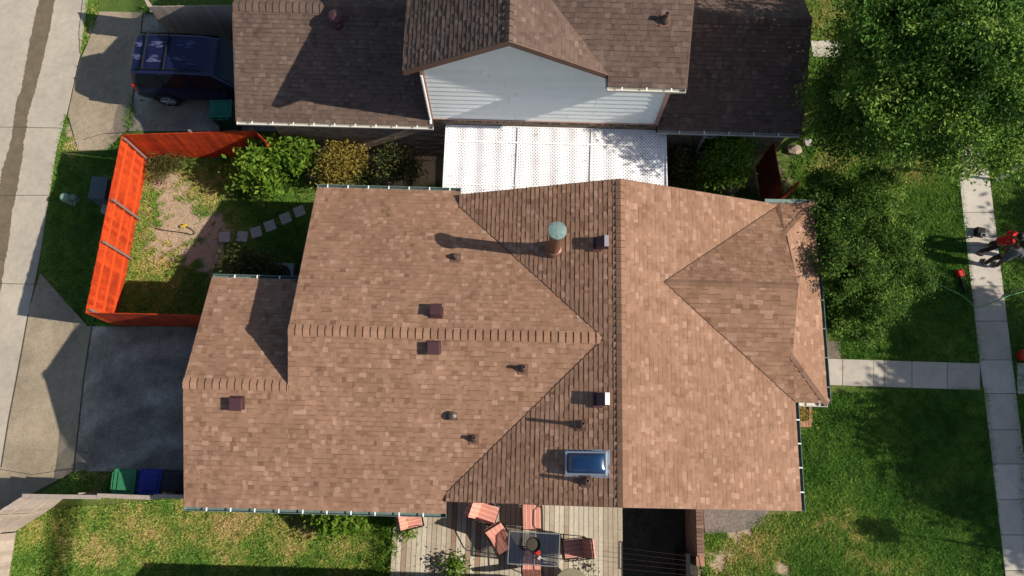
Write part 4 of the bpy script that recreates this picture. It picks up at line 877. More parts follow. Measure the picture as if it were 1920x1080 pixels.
TB = [B(1665, 70, 5.4, 1.3, 1.5, 1.2, 120), B(1600, 175, 4.2, 1.1, 1.1, 1.0, 90), B(1590, 240, 3.9, 1.0, .75, .8, 55), B(1710, 140, 6.2, 1.6, 1.5, 1.2, 150), B(1720, 10, 7.2, 1.6, 1.5, 1.2, 120), B(1830, 60, 7.4, 1.7, 1.6, 1.2, 130), B(1900, 120, 6.8, 1.6, 1.5, 1.2, 100), B(1800, 190, 6.0, 1.6, 1.2, 1.1, 110), B(1700, 240, 4.8, 1.3, .8, .9, 75), B(1810, 275, 4.6, 1.2, .7, .8, 42), B(1895, 215, 5.4, 1.2, 1.0, .9, 60), B(1960, 40, 6.4, 1.8, 1.8, 1.4, 80), B(1740, -90, 6.6, 2.0, 1.8, 1.6, 90), B(1960, 260, 4.8, 1.0, .9, .8, 30), B(1870, 290, 4.2, .8, .45, .5, 14)]
bp_ = U(1790, 190, 0)
tree('shade_tree', (bp_.x, bp_.y, 0), TB, 'large broad green tree at the top right beside the pavement', 'tree', M['leaf_tree'], .05, .22, 120, .19, .42, 5, tvar=.48)
SH = [B(1560, 420, 2.5, .8, .8, .9, 75), B(1620, 390, 2.7, .8, .7, .8, 70), B(1590, 500, 2.9, .95, .85, .9, 95), B(1665, 470, 2.7, .85, .8, .8, 75), B(1700, 520, 2.1, .7, .65, .7, 55), B(1640, 560, 2.4, .8, .7, .8, 70), B(1580, 590, 1.9, .6, .55, .7, 45), B(1620, 620, 1.3, .45, .3, .5, 22), B(1545, 350, 2.2, .5, .5, .7, 35), B(1690, 430, 2.0, .5, .5, .6, 32), B(1640, 340, 1.8, .6, .5, .6, 25)]
bp_ = U(1640, 500, 0)
tree('ornamental_tree', (bp_.x, bp_.y, 0), SH, 'fine leaved spreading ornamental tree touching the front roof edge', 'tree', M['leaf_shrub'], .042, .08, 130, .125, .4, 8, aspect=.42, tvar=.4)
# trees across the street whose shade falls on the front lawn (outside the frame)
def off_tree(sx, sy, z, r, rz_, seed, nme='street_tree', lab='', n=260):
    p = U(sx, sy, 0); k = z / math.tan(SUN_EL); cx, cy = p.x + k * .994, p.y - k * .11
    bl = [(cx + r * .5 * math.cos(a), cy + r * .5 * math.sin(a), z + .3 * math.sin(3 * a), r * .6, r * .6, rz_, n // 6) for a in [i * math.pi / 3 for i in range(6)]]
    tree(nme, (cx, cy, 0), bl, lab, 'tree', M['leaf_tree'], .12, .2, 60, .33, .4, seed)
off_tree(1860, 800, 6.4, 2.7, 1.2, 12, lab='tree across the street opposite the front path', n=420)
off_tree(2020, 905, 6.5, 2.6, 1.3, 13, lab='tree across the street further down', n=420)
off_tree(2035, 430, 6.0, 1.9, .6, 14, lab='tree across the street opposite the two workers', n=300)
off_tree(1985, 690, 5.6, 1.7, .9, 17, lab='smaller tree across the street beside the path', n=240)
off_tree(1790, 632, 5.5, 1.3, .6, 15, lab='slim tree across the street', n=180)
p = U(1640, 994); k = 3.2 / math.tan(SUN_EL); cx, cy = p.x + k * .994, p.y - k * .11
tree('young_tree', (cx, cy, 0), [(cx, cy, 3.2, .28, .28, .36, 26)], 'small round headed sapling by the kerb', 'tree', M['leaf_tree'], .06, .035, 40, .1, .4, 16, limbs=False)
# bushes
def bush(px_, py_, z, r, h, mt, label, seed, size=.06, n=None, per=34, tb=.5, cat='bush', nm='bush', clump=.16, extra=(), **kw):
    p = U(px_, py_, z); n = n or int(70 * r * r * 4); bl = [(p.x, p.y, z, r, r, h, n)]
    for (dx, dy, dz, k) in extra: bl.append((p.x + dx, p.y + dy, z + dz, r * k, r * k, h * k, int(n * k * k)))
    base = (p.x, p.y, 0); e = empty(nm, base, 0, label, cat); rel = [(x - p.x, y - p.y, zz, a, b_, c, m_) for x, y, zz, a, b_, c, m_ in bl]
    leaves('foliage', rel, size, mt, e, tb, seed, clump=clump, per=per, **kw); s = MB(); R_ = random.Random(seed)
    for i in range(7): a = R_.uniform(0, 6.28); limb(s, (0, 0, -.03), (math.cos(a) * r * .7, math.sin(a) * r * .7, z + R_.uniform(-.2, .4) * h), .025, .006, seed + i, 4)
    s.build('stem', M['bark'], e); return e
bush(488, 305, 1.0, .62, .6, M['leaf_bright'], 'big bright green bush in front of the orange fence', 41, size=.085, extra=((-.55, -.25, -.35, .6), (.45, .3, .1, .6), (.1, -.5, -.35, .55)), n=95, aspect=.5, per=26)
bush(556, 290, 1.2, .36, .5, M['leaf_bright'], 'smaller bright green bush beside the yellowing one', 42, size=.08, n=50, tb=.55, per=26)
bush(632, 305, 1.0, .55, .55, M['leaf_yellow'], 'yellowing bush half dried near the brick wall', 43, size=.05, extra=((.5, .15, 0, .6), (-.35, -.2, -.3, .6), (0, .35, .2, .5)), n=70, per=30)
bush(660, 335, .6, .28, .3, M['leaf_dark'], 'little green bush below the yellowing one', 44, size=.05, n=25)
bush(738, 308, 1.0, .5, .5, M['leaf_dark'], 'sparse dark bush in the shady gap left of the patio cover', 45, size=.05, n=70, per=22, extra=((.5, -.1, -.2, .6),), tb=.5)
bush(1272, 312, 1.2, .35, .8, M['leaf_dark'], 'narrow olive shrub right beside the white patio cover', 46, size=.05, n=75, per=32, tb=.6, extra=((.15, .3, -.2, .8),))
bush(1368, 300, 2.0, .55, .6, M['leaf_bright'], 'round green small tree in the shaded gap between the houses', 47, size=.06, n=130, per=40, tb=.4, extra=((.1, .5, 0, .6), (-.4, -.2, -.3, .6)))
bush(450, 494, 1.25, .4, .45, M['leaf_dark'], 'dull green shrub at the corner of the lower roof', 48, size=.05, n=55, per=26, tb=.5, extra=((.45, .05, -.1, .8), (.75, -.1, -.2, .7)))
bush(628, 972, .55, .38, .35, M['leaf_bright'], 'low bright green shrub under the bottom gutter', 49, size=.08, n=45, per=26, extra=((.45, .1, 0, .8), (-.35, .1, 0, .7)), tb=.45)
bush(1504, 775, .35, .12, .15, M['leaf_yellow'], 'small plant with yellow flowers in the brick edged bed', 50, size=.04, n=16, per=20, tb=.9)
bush(298, 305, .25, .2, .25, M['leaf_dark'], 'tuft of long grass at the corner of the orange fence', 51, size=.12, n=16, per=22, aspect=.08, up=-.2, tb=.6, nm='grass_tuft', cat='grass tuft', extra=((.35, .03, 0, .9), (.1, -.35, 0, .8), (.7, .1, 0, .7)))
bush(855, 1062, .5, .18, .18, M['leaf_bright'], 'leafy weed growing through the deck boards', 52, size=.05, n=22, per=20, tb=.4, nm='weed', cat='weed')
bush(767, 992, .42, .1, .08, M['leaf_bright'], 'little weed beside the chair under the gutter', 53, size=.05, n=12, per=16, nm='weed', cat='weed')
bush(1106, 1062, .36, .07, .06, M['leaf_dark'], 'tiny weed between deck boards near the round table', 54, size=.04, n=7, per=12, nm='weed', cat='weed')
bush(733, 1000, .15, .12, .2, M['leaf_bright'], 'tall grass along the left edge of the deck', 55, size=.1, n=12, per=24, aspect=.1, tb=.3, nm='grass_tuft', cat='grass tuft', extra=((0, .4, 0, 1.1), (0, -.45, 0, 1), (-.05, -.9, 0, 1), (-.1, .75, 0, 1)))

# ------------------------------------------------------------------ deck and what stands on it
DZ = .22
dk = empty('wooden_deck', (1.0, -1.6, 0), 0, 'weathered grey timber deck under the bottom roof edge', 'deck'); d0 = U(736, 1000, DZ).x - 1.0; d1 = U(1166, 1000, DZ).x - 1.0
b = MB(); x_ = d0; R_ = random.Random(5)
while x_ < d1:
    w_ = .14; tt_ = R_.choice((.05, .3, .45, .6, .7, .8, .9, 1.0, .95)); t_ = min(1, max(0, tt_ + R_.uniform(-.1, .1)))
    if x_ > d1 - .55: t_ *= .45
    yy = R_.uniform(-1.2, .6); b.box((x_ + w_ / 2, (yy + -2.4) / 2, DZ - .015), (w_ - .012, yy + 2.4 - .004, .03), t=t_); b.box((x_ + w_ / 2, (yy + 2.3) / 2, DZ - .015), (w_ - .012, 2.3 - yy - .004, .03), t=min(1, max(0, t_ + R_.uniform(-.15, .15)))); x_ += w_
b.build('deck_boards', M['deck'], dk)
b = MB(); b.box(((d0 + d1) / 2, -.05, .1), (d1 - d0 - .04, 4.6, .14)); b.build('deck_frame', M['crack'], dk)
def chair(px_, py_, z, face, label, sc=1.0, tilt=.35, grp=None):
    p = U(px_, py_, z + DZ); e = empty('patio_chair', (p.x, p.y, DZ), face, label, 'chair', grp); e.scale = (sc, sc, sc)   # faces local +x
    def stripes(b, c, d, n=8, rot=0):
        for i in range(n): b.box((c[0], c[1] - d[1] / 2 + d[1] * (i + .5) / n, c[2]), (d[0], d[1] / n - .001, d[2] + (.006 if i % 2 else 0)), t=.8 if i % 2 else .3)
    b = MB(); stripes(b, (.03, 0, .44), (.52, .5, .1)); b.build('seat_cushion', M['cushion'], e, bevel=.008)
    b = MB(); stripes(b, (0, 0, .3), (.1, .5, .62)); o = b.build('back_cushion', M['cushion'], e, loc=(-.26, 0, .46), bevel=.008); o.rotation_euler = (0, -tilt, 0)
    b = MB()
    for s_ in (-1, 1):
        b.tube([(.3, s_ * .29, 0), (.3, s_ * .29, .64), (.22, s_ * .29, .68), (-.28, s_ * .29, .66), (-.36, s_ * .27, .66)], .014, 6)
        b.tube([(-.36, s_ * .27, 0), (-.24, s_ * .27, .38), (-.46, s_ * .26, 1.05)], .014, 6); b.tube([(-.3, s_ * .27, .37), (.3, s_ * .27, .37)], .014, 6)
    b.tube([(.3, -.29, .37), (.3, .29, .37)], .012, 6); b.tube([(-.46, -.26, 1.05), (-.46, .26, 1.05)], .014, 6); b.tube([(-.26, -.27, .37), (-.26, .27, .37)], .012, 6); b.tube([(.3, -.29, .02), (.3, .29, .02)], .01, 6)
    b.build('chair_frame', M['black'], e); return e
chair(913, 962, .45, -.3, 'coral cushioned chair leaning out from the roof edge, left of two', tilt=.45)
chair(997, 972, .45, -math.pi / 2 + .05, 'coral cushioned chair with its back under the roof edge, right of two', tilt=.9)
chair(940, 1014, .45, -1.0, 'coral chair turned askew at the left end of the glass table')
chair(1077, 1029, .45, math.pi + .12, 'coral chair facing the right end of the glass table')
chair(997, 1052, .45, math.pi / 2, 'coral chair at the bottom side of the glass table')
chair(775, 975, .35, .25, 'small coral seated chair half hidden under the gutter', sc=.78)
tp = U(1001, 1029, .74 + DZ); te = empty('glass_table', (tp.x, tp.y, DZ), -.03, 'rectangular smoked glass table with thin metal frame on the deck', 'table')
a0, c0_ = U(953, 1029, .74 + DZ), U(1048, 1029, .74 + DZ); TW = (c0_.x - a0.x); TD = U(1000, 998, .74 + DZ).y - U(1000, 1059, .74 + DZ).y
b = MB(); b.box((0, 0, .74), (TW - .04, TD - .04, .008)); b.build('table_top', M['tableglass'], te)
b = MB()
for c_, d_ in (((0, TD / 2, .74), (TW, .025, .03)), ((0, -TD / 2, .74), (TW, .025, .03)), ((TW / 2, 0, .74), (.025, TD - .026, .03)), ((-TW / 2, 0, .74), (.025, TD - .026, .03)), ((TW * .02, 0, .735), (.02, TD - .026, .02))): b.box(c_, d_)
b.build('table_frame', M['acgrey'], te)
for sx in (-1, 1):
    for sy in (-1, 1):
        b = MB(); b.tube([(sx * (TW / 2 - .03), sy * (TD / 2 - .03), 0), (sx * (TW / 2 - .03), sy * (TD / 2 - .03), .73)], .016, 6); b.build('leg', M['black'], te)
pp = U(1000, 1021, .85 + DZ); e = empty('plant_bowl', (pp.x, pp.y, DZ + .745), 0, 'black round bowl on the glass table', 'bowl')
b = MB(); b.lathe([(.12, 0), (.18, .06), (.2, .14), (.205, .15), (.185, .15), (.16, .08), (.01, .05)], n=28); b.build('bowl', M['dkplastic'], e)
b = MB(); b.lathe([(.17, .08), (.17, .1), (.01, .11)], n=20); b.build('soil', M['crack'], e)
pp = U(1007, 1036, 1.0); e = empty('hand_tool', (pp.x, pp.y, DZ + .75), .6, 'red gloves and small tool lying beside the black bowl', 'gloves')
b = MB(); R_ = random.Random(2)
for i in range(5): b.tube([(-.02 + .02 * i, -.05, .05), (-.03 + .025 * i, .02, .09), (-.04 + .03 * i, .1, .05)], .014, 6)
b.tube([(-.02, -.06, .04), (.06, -.06, .04)], .03, 6); b.build('glove', M['red'], e)
b = MB(); b.box((-.02, -.15, .06), (.1, .07, .02), rz=.3); b.tube([(.01, -.17, .05), (.09, -.27, .04)], .01, 6); b.build('tool_head', M['greysign'], e)
rp = U(1072, 1103, .5 + DZ); e = empty('round_table', (rp.x, rp.y, DZ), 0, 'round stone topped table cut by the bottom edge', 'table')
b = MB(); b.lathe([(.5, .45), (.52, .46), (.52, .49), (.5, .5), (.01, .5)], n=48); b.build('table_top', M['slate'], e)
b = MB(); b.lathe([(.25, 0), (.22, .04), (.05, .08), (.05, .44), (.12, .45)], n=20); b.build('pedestal', M['black'], e)
rp = U(880, 1105, .3 + DZ); e = empty('round_stool', (rp.x, rp.y, DZ), 0, 'dark round stool at the bottom edge of the deck', 'stool')
b = MB(); b.lathe([(.34, .24), (.36, .26), (.35, .31), (.01, .33)], n=40); b.build('seat', M['dkplastic'], e)
b = MB(); b.lathe([(.2, 0), (.05, .05), (.05, .24)], n=16); b.build('base', M['black'], e)
# brick wall, bed and black frame right of the deck
wa = U(1302, 950, 1.35); wc = U(1318, 1044, 1.35); we = empty('brick_wall', (wa.x + .1, -1.0, 0), 0, 'narrow brick wall standing out from the bottom of the house', 'wall')
b = MB(); b.box((.03, .0, .66), (.22, abs(wa.y - wc.y) + .55, 1.32)); b.build('wall_body', M['brick_red'], we)
b = MB(); yy0 = wc.y + 1.0
for i in range(13): b.box((.03, yy0 + .05 + i * .105, 1.355), (.2, .095, .07), t=random.random())
b.build('coping', mat('coping_brick', rough=.9, ramp=[(0, (.12, .07, .05)), (1, (.27, .16, .11))], noise=(20, .2)), we)
slab('planting_bed', [(1318, 945), (1440, 950), (1432, 985), (1380, 998), (1322, 1002)], .012, M['soil_pale']); slab('brick_bed_soil', [(1496, 752), (1519, 752), (1519, 798), (1498, 798)], .02, M['soil']); slab('tree_bed_soil', [(1545, 640), (1576, 640), (1576, 672), (1548, 672)], .02, M['soil'])
slab('shaded_patio', [(1166, 930), (1304, 930), (1312, 1200), (1170, 1200)], .03, M['soil_shade'])
e = empty('brick_edging', U(1515, 790), 0, 'red brick edging of the small flower bed by the gutter end', 'edging'); b = MB(); q = U(1515, 790)
for i in range(4): c = U(1500 + i * 5.5, 795); b.box((c.x - q.x, c.y - q.y, .06), (.075, .19, .1), t=random.random())
b.build('bricks', M['brick_red'], e)
b = MB()
for i in range(4): c = U(1518, 758 + i * 10); b.box((c.x - q.x, c.y - q.y, .05), (.09, .13, .08), rz=random.uniform(-.2, .2), t=random.random())
b.build('bricks', M['brick_red'], e)
def rock(px_, py_, r, lab, seed, m=M['rock']):
    p = U(px_, py_); R_ = random.Random(seed); bm = bmesh.new(); bmesh.ops.create_icosphere(bm, subdivisions=2, radius=1)
    for v in bm.verts: k = r * (1 + R_.uniform(-.2, .2)); v.co = Vector((v.co.x * k * 1.2, v.co.y * k, v.co.z * k * .6))
    me = bpy.data.meshes.new('rock'); bm.to_mesh(me); bm.free(); me.materials.append(m); o = bpy.data.objects.new('rock', me); COL.objects.link(o); o.location = (p.x, p.y, r * .3); return tag(o, lab, 'rock')
rock(1487, 282, .2, 'large tan rock under the shade tree beside the dark roof', 1); rock(1512, 268, .14, 'pale rock touching the dark roof corner', 2, M['stone'])
for i, (a, c) in enumerate(((1507, 762), (1511, 770), (1505, 768), (1513, 778))): rock(a, c, .06, 'brown stone in the brick edged bed', 5 + i)['group'] = 'stones in the flower bed'
# black metal frame with wires
fr = U(1290, 1050, 1.5); e = empty('wire_frame', (fr.x, fr.y, 0), 0, 'black metal frame with thin wires over the shaded patio', 'frame')
b = MB(); P_ = [U(1286, 1037, 1.4), U(1310, 1043, 1.4), U(1318, 1090, 1.4), U(1287, 1090, 1.4)]
P_ = [p - Vector((fr.x, fr.y, 0)) for p in P_]
for i in range(4): b.tube([P_[i], P_[(i + 1) % 4]], .012, 6); b.tube([P_[i], Vector((P_[i].x, P_[i].y, 0))], .016, 6)
b.build('frame_tube', M['black'], e)
b = MB(); b.prism([(P_[0].x, P_[0].y - 1.6), (P_[0].x + .12, P_[0].y - 1.6), (P_[0].x + .12, P_[0].y), (P_[0].x, P_[0].y)], .03, 1.36); b.build('shade_panel', M['dkplastic'], e)  # solid panel added to the frame to cast shade on the patio
b = MB()
for i in range(5): A_ = U(1130, 1023 + i * 10, 1.3) - Vector((fr.x, fr.y, 0)); C_ = U(1286, 1042 + i * 9, 1.4) - Vector((fr.x, fr.y, 0)); b.tube([A_, C_], .0025, 4)
b.build('wires', M['lead'], e)

# ------------------------------------------------------------------ yard items
for i, (a, c, rz_) in enumerate(((422, 445, .03), (455, 444, -.05), (481, 436, .3), (507, 424, .42), (536, 410, .42), (562, 397, .42))):
    p = U(a, c); b = MB(); b.box((0, 0, .025), (.34, .34, .06)); o = b.build('stepping_stone', M['stone'], None, loc=(p.x, p.y, .0), bevel=.01, rz=rz_)
    tag(o, ['leftmost square stepping stone in the shaded yard', 'second stepping stone from the left in the curved row', 'third stepping stone from the left in the curved row', 'third stepping stone from the roof edge in the curved row', 'second stepping stone from the roof edge in the curved row', 'square stepping stone closest to the roof edge'][i], 'stepping stone', 'stepping stones curving across the yard')
p = U(527, 515, .7); e = empty('air_conditioner', (p.x, p.y, 0), 0, 'grey outdoor air conditioning unit beside the lower roof', 'air conditioner')
b = MB(); b.box((0, 0, .36), (.75, .75, .7)); b.build('casing', M['acgrey'], e, bevel=.03)
b = MB()
for r_ in (.1, .16, .22, .28): b.tube([(r_ * math.cos(t_), r_ * math.sin(t_), .73) for t_ in [2 * math.pi * k / 24 for k in range(25)]], .006, 4)
b.lathe([(.3, .712), (.3, .716), (.01, .716)], n=24, m=1); b.build('fan_grille', [M['acgrey'], M['black']], e)
p = U(183, 352, .7); e = empty('utility_cabinet', (p.x, p.y, 0), -.02, 'dark green utility cabinet against the outside of the orange fence', 'utility cabinet')
b = MB(); b.box((0, 0, .35), (.5, .72, .7)); b.build('cabinet_body', M['greenbox'], e, bevel=.02)
b = MB(); b.box((.02, 0, .71), (.52, .74, .03)); b.build('cabinet_lid', M['greenbox'], e, bevel=.008); b = MB(); b.box((.05, -.48, .08), (.25, .3, .16)); b.build('concrete_pad', M['stone'], e)
p = U(120, 369, .5); e = empty('utility_pedestal', (p.x, p.y, 0), 0, 'pale green round topped pedestal on the shaded verge', 'utility pedestal')
b = MB(); b.lathe([(.12, 0), (.12, .4), (.14, .42), (.14, .5), (.1, .56), (.01, .58)], n=24); b.build('pedestal_body', M['pedestal'], e); 
p = U(137, 370, .3); e = empty('water_valve', (p.x, p.y, 0), 0, 'pale blue green valve with a short pipe next to the pedestal', 'valve')
b = MB(); b.lathe([(.08, 0), (.08, .3), (.1, .32), (.06, .4), (.01, .41)], n=16); b.build('valve_body', M['verd'], e); b = MB(); b.tube([(0, 0, .15), (-.05, -.2, .08)], .03, 8); b.build('valve_pipe', M['verd'], e)
# sprinkler and hose
p = U(346, 424); e = empty('lawn_sprinkler', (p.x, p.y, .02), .4, 'yellow sprinkler on the bare patch of the yard', 'sprinkler'); b = MB(); b.box((0, 0, .03), (.2, .05, .04)); b.tube([(-.08, 0, .05), (.08, .0, .09)], .012, 6); b.tube([(0, -.07, .03), (0, .07, .03)], .012, 6); b.build('sprinkler_body', M['yellow'], e)
def cable(nm, pts, r, m, lab, cat, z=.03):
    P_ = [U(a, c, z) for a, c in pts]; out = []
    for i in range(len(P_) - 1):
        p0, p1, p2, p3 = P_[max(i - 1, 0)], P_[i], P_[i + 1], P_[min(i + 2, len(P_) - 1)]
        for k in range(5): t_ = k / 5; out.append(.5 * ((2 * p1) + (p2 - p0) * t_ + (2 * p0 - 5 * p1 + 4 * p2 - p3) * t_ ** 2 + (3 * p1 - 3 * p2 + p3 - p0) * t_ ** 3))
    out.append(P_[-1]); b = MB(); b.tube(out, r, 6); return tag(b.build(nm, m), lab, cat)
cable('garden_hose', [(291, 428), (310, 432), (335, 435), (352, 438), (360, 440), (366, 436), (360, 430), (350, 425)], .012, M['blackhose'], 'thin black hose looping at the yellow sprinkler', 'hose')
cable('extension_cord', [(1690, 500), (1735, 520), (1770, 538), (1800, 552), (1818, 566), (1830, 577), (1860, 568), (1890, 555), (1925, 545)], .012, M['cord'], 'green cord trailing across the lawn and the pavement', 'cord', .07)
cable('garden_hose', [(1880, 556), (1900, 545), (1925, 540), (1940, 556), (1915, 562), (1900, 552)], .014, M['blackhose'], 'dark coiled hose on the verge right of the pavement', 'hose', .06)
# leaf blower
p = U(1801, 512, .15); e = empty('leaf_blower', (p.x, p.y, 0), -1.35, 'red leaf blower with black tube lying on the lawn', 'leaf blower')
b = MB(); b.box((0, 0, .12), (.24, .2, .18)); b.build('motor_housing', M['red'], e, bevel=.04); b = MB(); b.tube([(-.1, 0, .2), (-.05, 0, .3), (.1, 0, .3), (.14, 0, .2)], .018, 8); b.build('handle', M['red'], e)
b = MB(); b.tube([(.1, -.02, .1), (.35, -.02, .07), (.62, 0, .05)], [.05, .045, .04], 12); b.build('blower_tube', M['dkplastic'], e)
p = U(1922, 665, .2); e = empty('fuel_can', (p.x, p.y, 0), 0, 'red round can at the right edge beside the pavement', 'can'); b = MB(); b.lathe([(.15, 0), (.16, .02), (.16, .22), (.12, .26), (.04, .28), (.04, .32), (.01, .32)], n=20); b.build('can_body', M['red'], e)
# post under the tree
p = U(1900, 318, .9); e = empty('sign_post', (p.x, p.y, 0), 0, 'thin pale post by the kerb below the shade tree', 'post'); b = MB(); b.box((0, 0, 1.1), (.08, .08, 2.2)); b.build('post', M['greysign'], e); b = MB(); b.box((0, 0, 2.2), (.05, .22, .35)); b.build('mailbox', M['oldwood'], e)

# ------------------------------------------------------------------ people
def skinmesh(name, pts, edges, parent, m, sub=2, root=0):
    me = bpy.data.meshes.new(name); me.from_pydata([p[:3] for p in pts], edges, []); me.materials.append(m); o = bpy.data.objects.new(name, me); COL.objects.link(o); o.parent = parent
    md = o.modifiers.new('skin', 'SKIN'); md.use_smooth_shade = True
    for i, p in enumerate(pts):
        sv = me.skin_vertices[0].data[i]; r = p[3]; sv.radius = r if isinstance(r, tuple) else (r, r); sv.use_root = (i == root)
    s = o.modifiers.new('sub', 'SUBSURF'); s.levels = sub; s.render_levels = sub; return o
def person(loc_, face, label, shirt, pants, hairm, footL, footR, handL, handR, lean=(0, 0), headcap=True, sc=1.0, sleeves=.55):
    """local frame: x forward, y left, z up"""
    e = empty('person', loc_, face, label, 'person'); e.scale = (sc, sc, sc); lx_, ly_ = lean
    pel = Vector((0, 0, .93)); ch = Vector((lx_ * .6, ly_ * .6, 1.28)); nk = Vector((lx_, ly_, 1.48)); hd = Vector((lx_ * 1.25 + .03, ly_ * 1.15, 1.64))
    P_ = []; E_ = []
    def add(p, r, par=None):
        P_.append((p[0], p[1], p[2], r)); i = len(P_) - 1
        if par is not None: E_.append((par, i))
        return i
    i0 = add(pel, (.105, .08)); i1 = add(pel.lerp(ch, .5), (.105, .08), i0); i2 = add(ch, (.15, .11), i1); i3 = add(nk, .06, i2); i4 = add(nk.lerp(hd, .45), .058, i3); i5 = add(hd + Vector((.01, 0, 0)), (.082, .092), i4); i6 = add(hd + Vector((0, 0, .1)), .06, i5)
    add(hd + Vector((.1, 0, -.01)), .016, i5)   # nose
    segs = {}
    for s_, ft, hn in ((1, footL, handL), (-1, footR, handR)):
        hp = pel + Vector((0, s_ * .09, -.03)); a = Vector(ft); ank = a + Vector((-.02, 0, .09)); kn = hp.lerp(ank, .5) + Vector((.05, 0, 0))
        j0 = add(hp, .07, i0); j1 = add(kn, .052, j0); j2 = add(ank, .04, j1); j3 = add(a + Vector((.08, 0, .045)), .04, j2); add(a + Vector((.17, 0, .03)), .03, j3)
        sh = ch.lerp(nk, .6) + Vector((0, s_ * .17, .02)); h = Vector(hn); el = sh.lerp(h, .52) + Vector((-.06, s_ * .05, -.03))
        k0 = add(sh, .056, i2); k1 = add(el, .04, k0); k2 = add(h, .026, k1); dr = (h - el).normalized(); pm = add(h + dr * .06, (.034, .02), k2); sd = dr.cross(Vector((0, 0, 1))).normalized() if abs(dr.z) < .9 else Vector((0, 1, 0))
        for q_, l_ in ((-.028, .055), (-.009, .075), (.01, .07), (.028, .055)): f1 = add(h + dr * (.07 + l_ * .5) + sd * q_, .009, pm); add(h + dr * (.07 + l_) + sd * q_ + Vector((.01, 0, -.015)), .007, f1)
        tb_ = add(h + dr * .05 + sd * -.045 + Vector((.02, 0, 0)), .01, k2); add(h + dr * .08 + sd * -.055 + Vector((.03, 0, 0)), .008, tb_)
        segs[s_] = (hp, kn, ank, sh, el, h)
    skinmesh('body', P_, E_, e, M['skin'])
    # trousers
    T_ = [(pel.x, pel.y, pel.z + .06, (.16, .125)), (pel.x, pel.y, pel.z - .03, (.16, .125))]; TE = [(0, 1)]
    for s_ in (1, -1):
        hp, kn, ank = segs[s_][:3]; n_ = len(T_); T_ += [(*(hp + Vector((0, 0, -.04))), .105), (*kn, .078), (*(ank + Vector((0, 0, .02))), .06)]; TE += [(1, n_), (n_, n_ + 1), (n_ + 1, n_ + 2)]
    skinmesh('trousers', T_, TE, e, pants)
    T_ = [(*(pel + Vector((0, 0, -.08))), (.178, .14)), (*(pel + Vector((0, 0, .06))), (.172, .134)), (*pel.lerp(ch, .5), (.155, .12)), (*ch, (.175, .128)), (*(nk - Vector((0, 0, .04))), .085)]; TE = [(0, 1), (1, 2), (2, 3), (3, 4)]
    for s_ in (1, -1):
        sh, el = segs[s_][3:5]; n_ = len(T_); hn_ = segs[s_][5]; T_ += [(*sh, .074), (*el, .056), (*el.lerp(hn_, .85), .042)]; TE += [(3, n_), (n_, n_ + 1), (n_ + 1, n_ + 2)]
    skinmesh('shirt', T_, TE, e, shirt)
    for s_, ft in ((1, footL), (-1, footR)):
        a = Vector(ft); skinmesh('shoe', [(*(a + Vector((-.05, 0, .05))), (.048, .05)), (*(a + Vector((.07, 0, .045))), (.05, .045)), (*(a + Vector((.19, 0, .035))), (.042, .033))], [(0, 1), (1, 2)], e, M['shoe'])
    b = MB(); b.lathe([(.102, -.0), (.112, .04), (.1, .1), (.06, .145), (.01, .155)], n=20); o = b.build('cap' if headcap else 'hair', hairm, e, loc=tuple(hd + Vector((-.012, 0, .02))), smooth=True)
    if headcap: b = MB(); b.prism([(.08, -.08), (.2, -.05), (.2, .05), (.08, .08)], .0, .012); b.build('peak', hairm, o)
    for s_ in (1, -1):
        b = MB(); b.lathe([(.004, -.02), (.02, -.01), (.02, .012), (.004, .02)], n=8); b.build('ear', M['skin'], e, loc=tuple(hd + Vector((0, s_ * .088, .0)))); b = MB(); b.lathe([(.004, -.01), (.011, 0), (.004, .01)], n=8); b.build('eye', M['black'], e, loc=tuple(hd + Vector((.082, s_ * .034, .012))))
    b = MB(); b.box((0, 0, 0), (.008, .045, .01)); b.build('mouth', M['redlens'], e, loc=tuple(hd + Vector((.085, 0, -.05))))
    return e
p = U(1842, 470)
person((p.x, p.y, .035), -.5, 'person in a red shirt and dark trousers striding on the pavement', M['shirt_red'], M['pants_maroon'], M['hair'], (.08, .26, 0), (-.12, -.17, 0), (.12, .34, .86), (.25, -.22, 1.0), lean=(.1, 0), headcap=False, sc=1.0)
p = U(1851, 496)
person((p.x + .02, p.y - .02, .035), 1.2, 'person in a grey shirt nearest the bottom of the group', M['shirt_grey'], M['hair'], M['cap'], (-.05, .18, 0), (.0, -.16, 0), (.25, .2, 1.05), (.1, -.3, .95), lean=(.12, 0))
p = U(1874, 476)
person((p.x + .35, p.y - .0, .02), 2.6, 'person in a pale blue shirt partly cut by the right edge', M['shirt_blue'], M['pants_grey'], M['cap'], (.0, .12, 0), (.02, -.12, 0), (.25, .2, 1.05), (.2, -.25, 1.0), lean=(.1, 0))
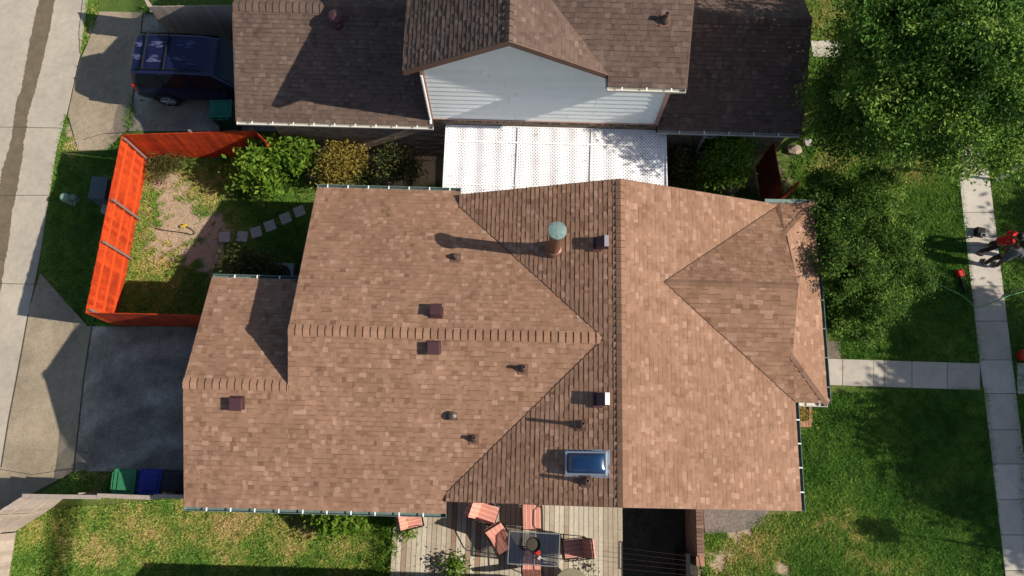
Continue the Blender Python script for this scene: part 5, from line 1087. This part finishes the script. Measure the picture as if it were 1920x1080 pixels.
# long handled dust pan on the pavement
p = U(1838, 436, .15); e = empty('dust_pan', (p.x, p.y, .035), -.15, 'black square headed tool with a handle standing on the pavement', 'dust pan')
b = MB(); b.box((0, .02, .1), (.3, .3, .2), tp=.9); b.build('pan_head', M['dkplastic'], e, bevel=.03)
b = MB()
for c_, d_ in (((.04, -.06, .22), (.16, .02, .03)), ((.04, -.16, .22), (.16, .02, .03)), ((-.03, -.11, .22), (.02, .12, .03)), ((.11, -.11, .22), (.02, .12, .03))): b.box(c_, d_)
b.build('grip', M['acgrey'], e)
b = MB(); b.tube([(.08, -.14, .18), (.14, -.24, .45), (.17, -.3, .82)], .016, 8); b.build('pole', M['black'], e)
# the alley lies a step lower than the yards: ground, paving and grass fall about half a metre towards it
def fall(x, y): f = np.clip((-12.25 - x) / 1.1, 0, 1); g_ = np.clip((9.5 - y) / 4.5, 0, 1); return (.42 + .3 * g_ * g_ * (3 - 2 * g_)) * f * f * (3 - 2 * f)
for nm in ('ground', 'grass', 'alley', 'driveway_apron', 'driveway', 'neighbour_driveway_apron', 'neighbour_driveway', 'slab_joints', 'wet_alley_streak'):
    o = bpy.data.objects[nm]; me = o.data
    if nm not in ('ground', 'grass', 'wet_alley_streak'):
        bm = bmesh.new(); bm.from_mesh(me)
        for _ in range(7):
            lg = [e for e in bm.edges if e.calc_length() > .7 and min(v.co.x for v in e.verts) < -11 and min(abs(v.co.y - 6) for v in e.verts) < 40]
            if not lg or len(bm.faces) > 60000: break
            bmesh.ops.subdivide_edges(bm, edges=lg, cuts=1); bmesh.ops.triangulate(bm, faces=[f for f in bm.faces if len(f.verts) > 3])
        bm.to_mesh(me); bm.free()
    v = np.zeros(len(me.vertices) * 3, 'f'); me.vertices.foreach_get('co', v); v = v.reshape(-1, 3); d = fall(v[:, 0], v[:, 1]); v[:, 0] *= 1 + d / H; v[:, 1] *= 1 + d / H; v[:, 2] -= d
    me.vertices.foreach_set('co', v.ravel()); me.update()
for o in COL.objects:
    if o.parent is None and o.type in ('EMPTY', 'MESH') and o.location.x < -12.5 and o.name.split('.')[0] in ('utility_cabinet', 'utility_pedestal', 'water_valve', 'old_fence'):
        d = float(fall(np.array([o.location.x]), np.array([o.location.y]))[0])
        if o.name.startswith('old'): continue
        o.location = (o.location.x * (1 + d / H), o.location.y * (1 + d / H), o.location.z - d)
print('objects', len(bpy.data.objects), 'grass', n)
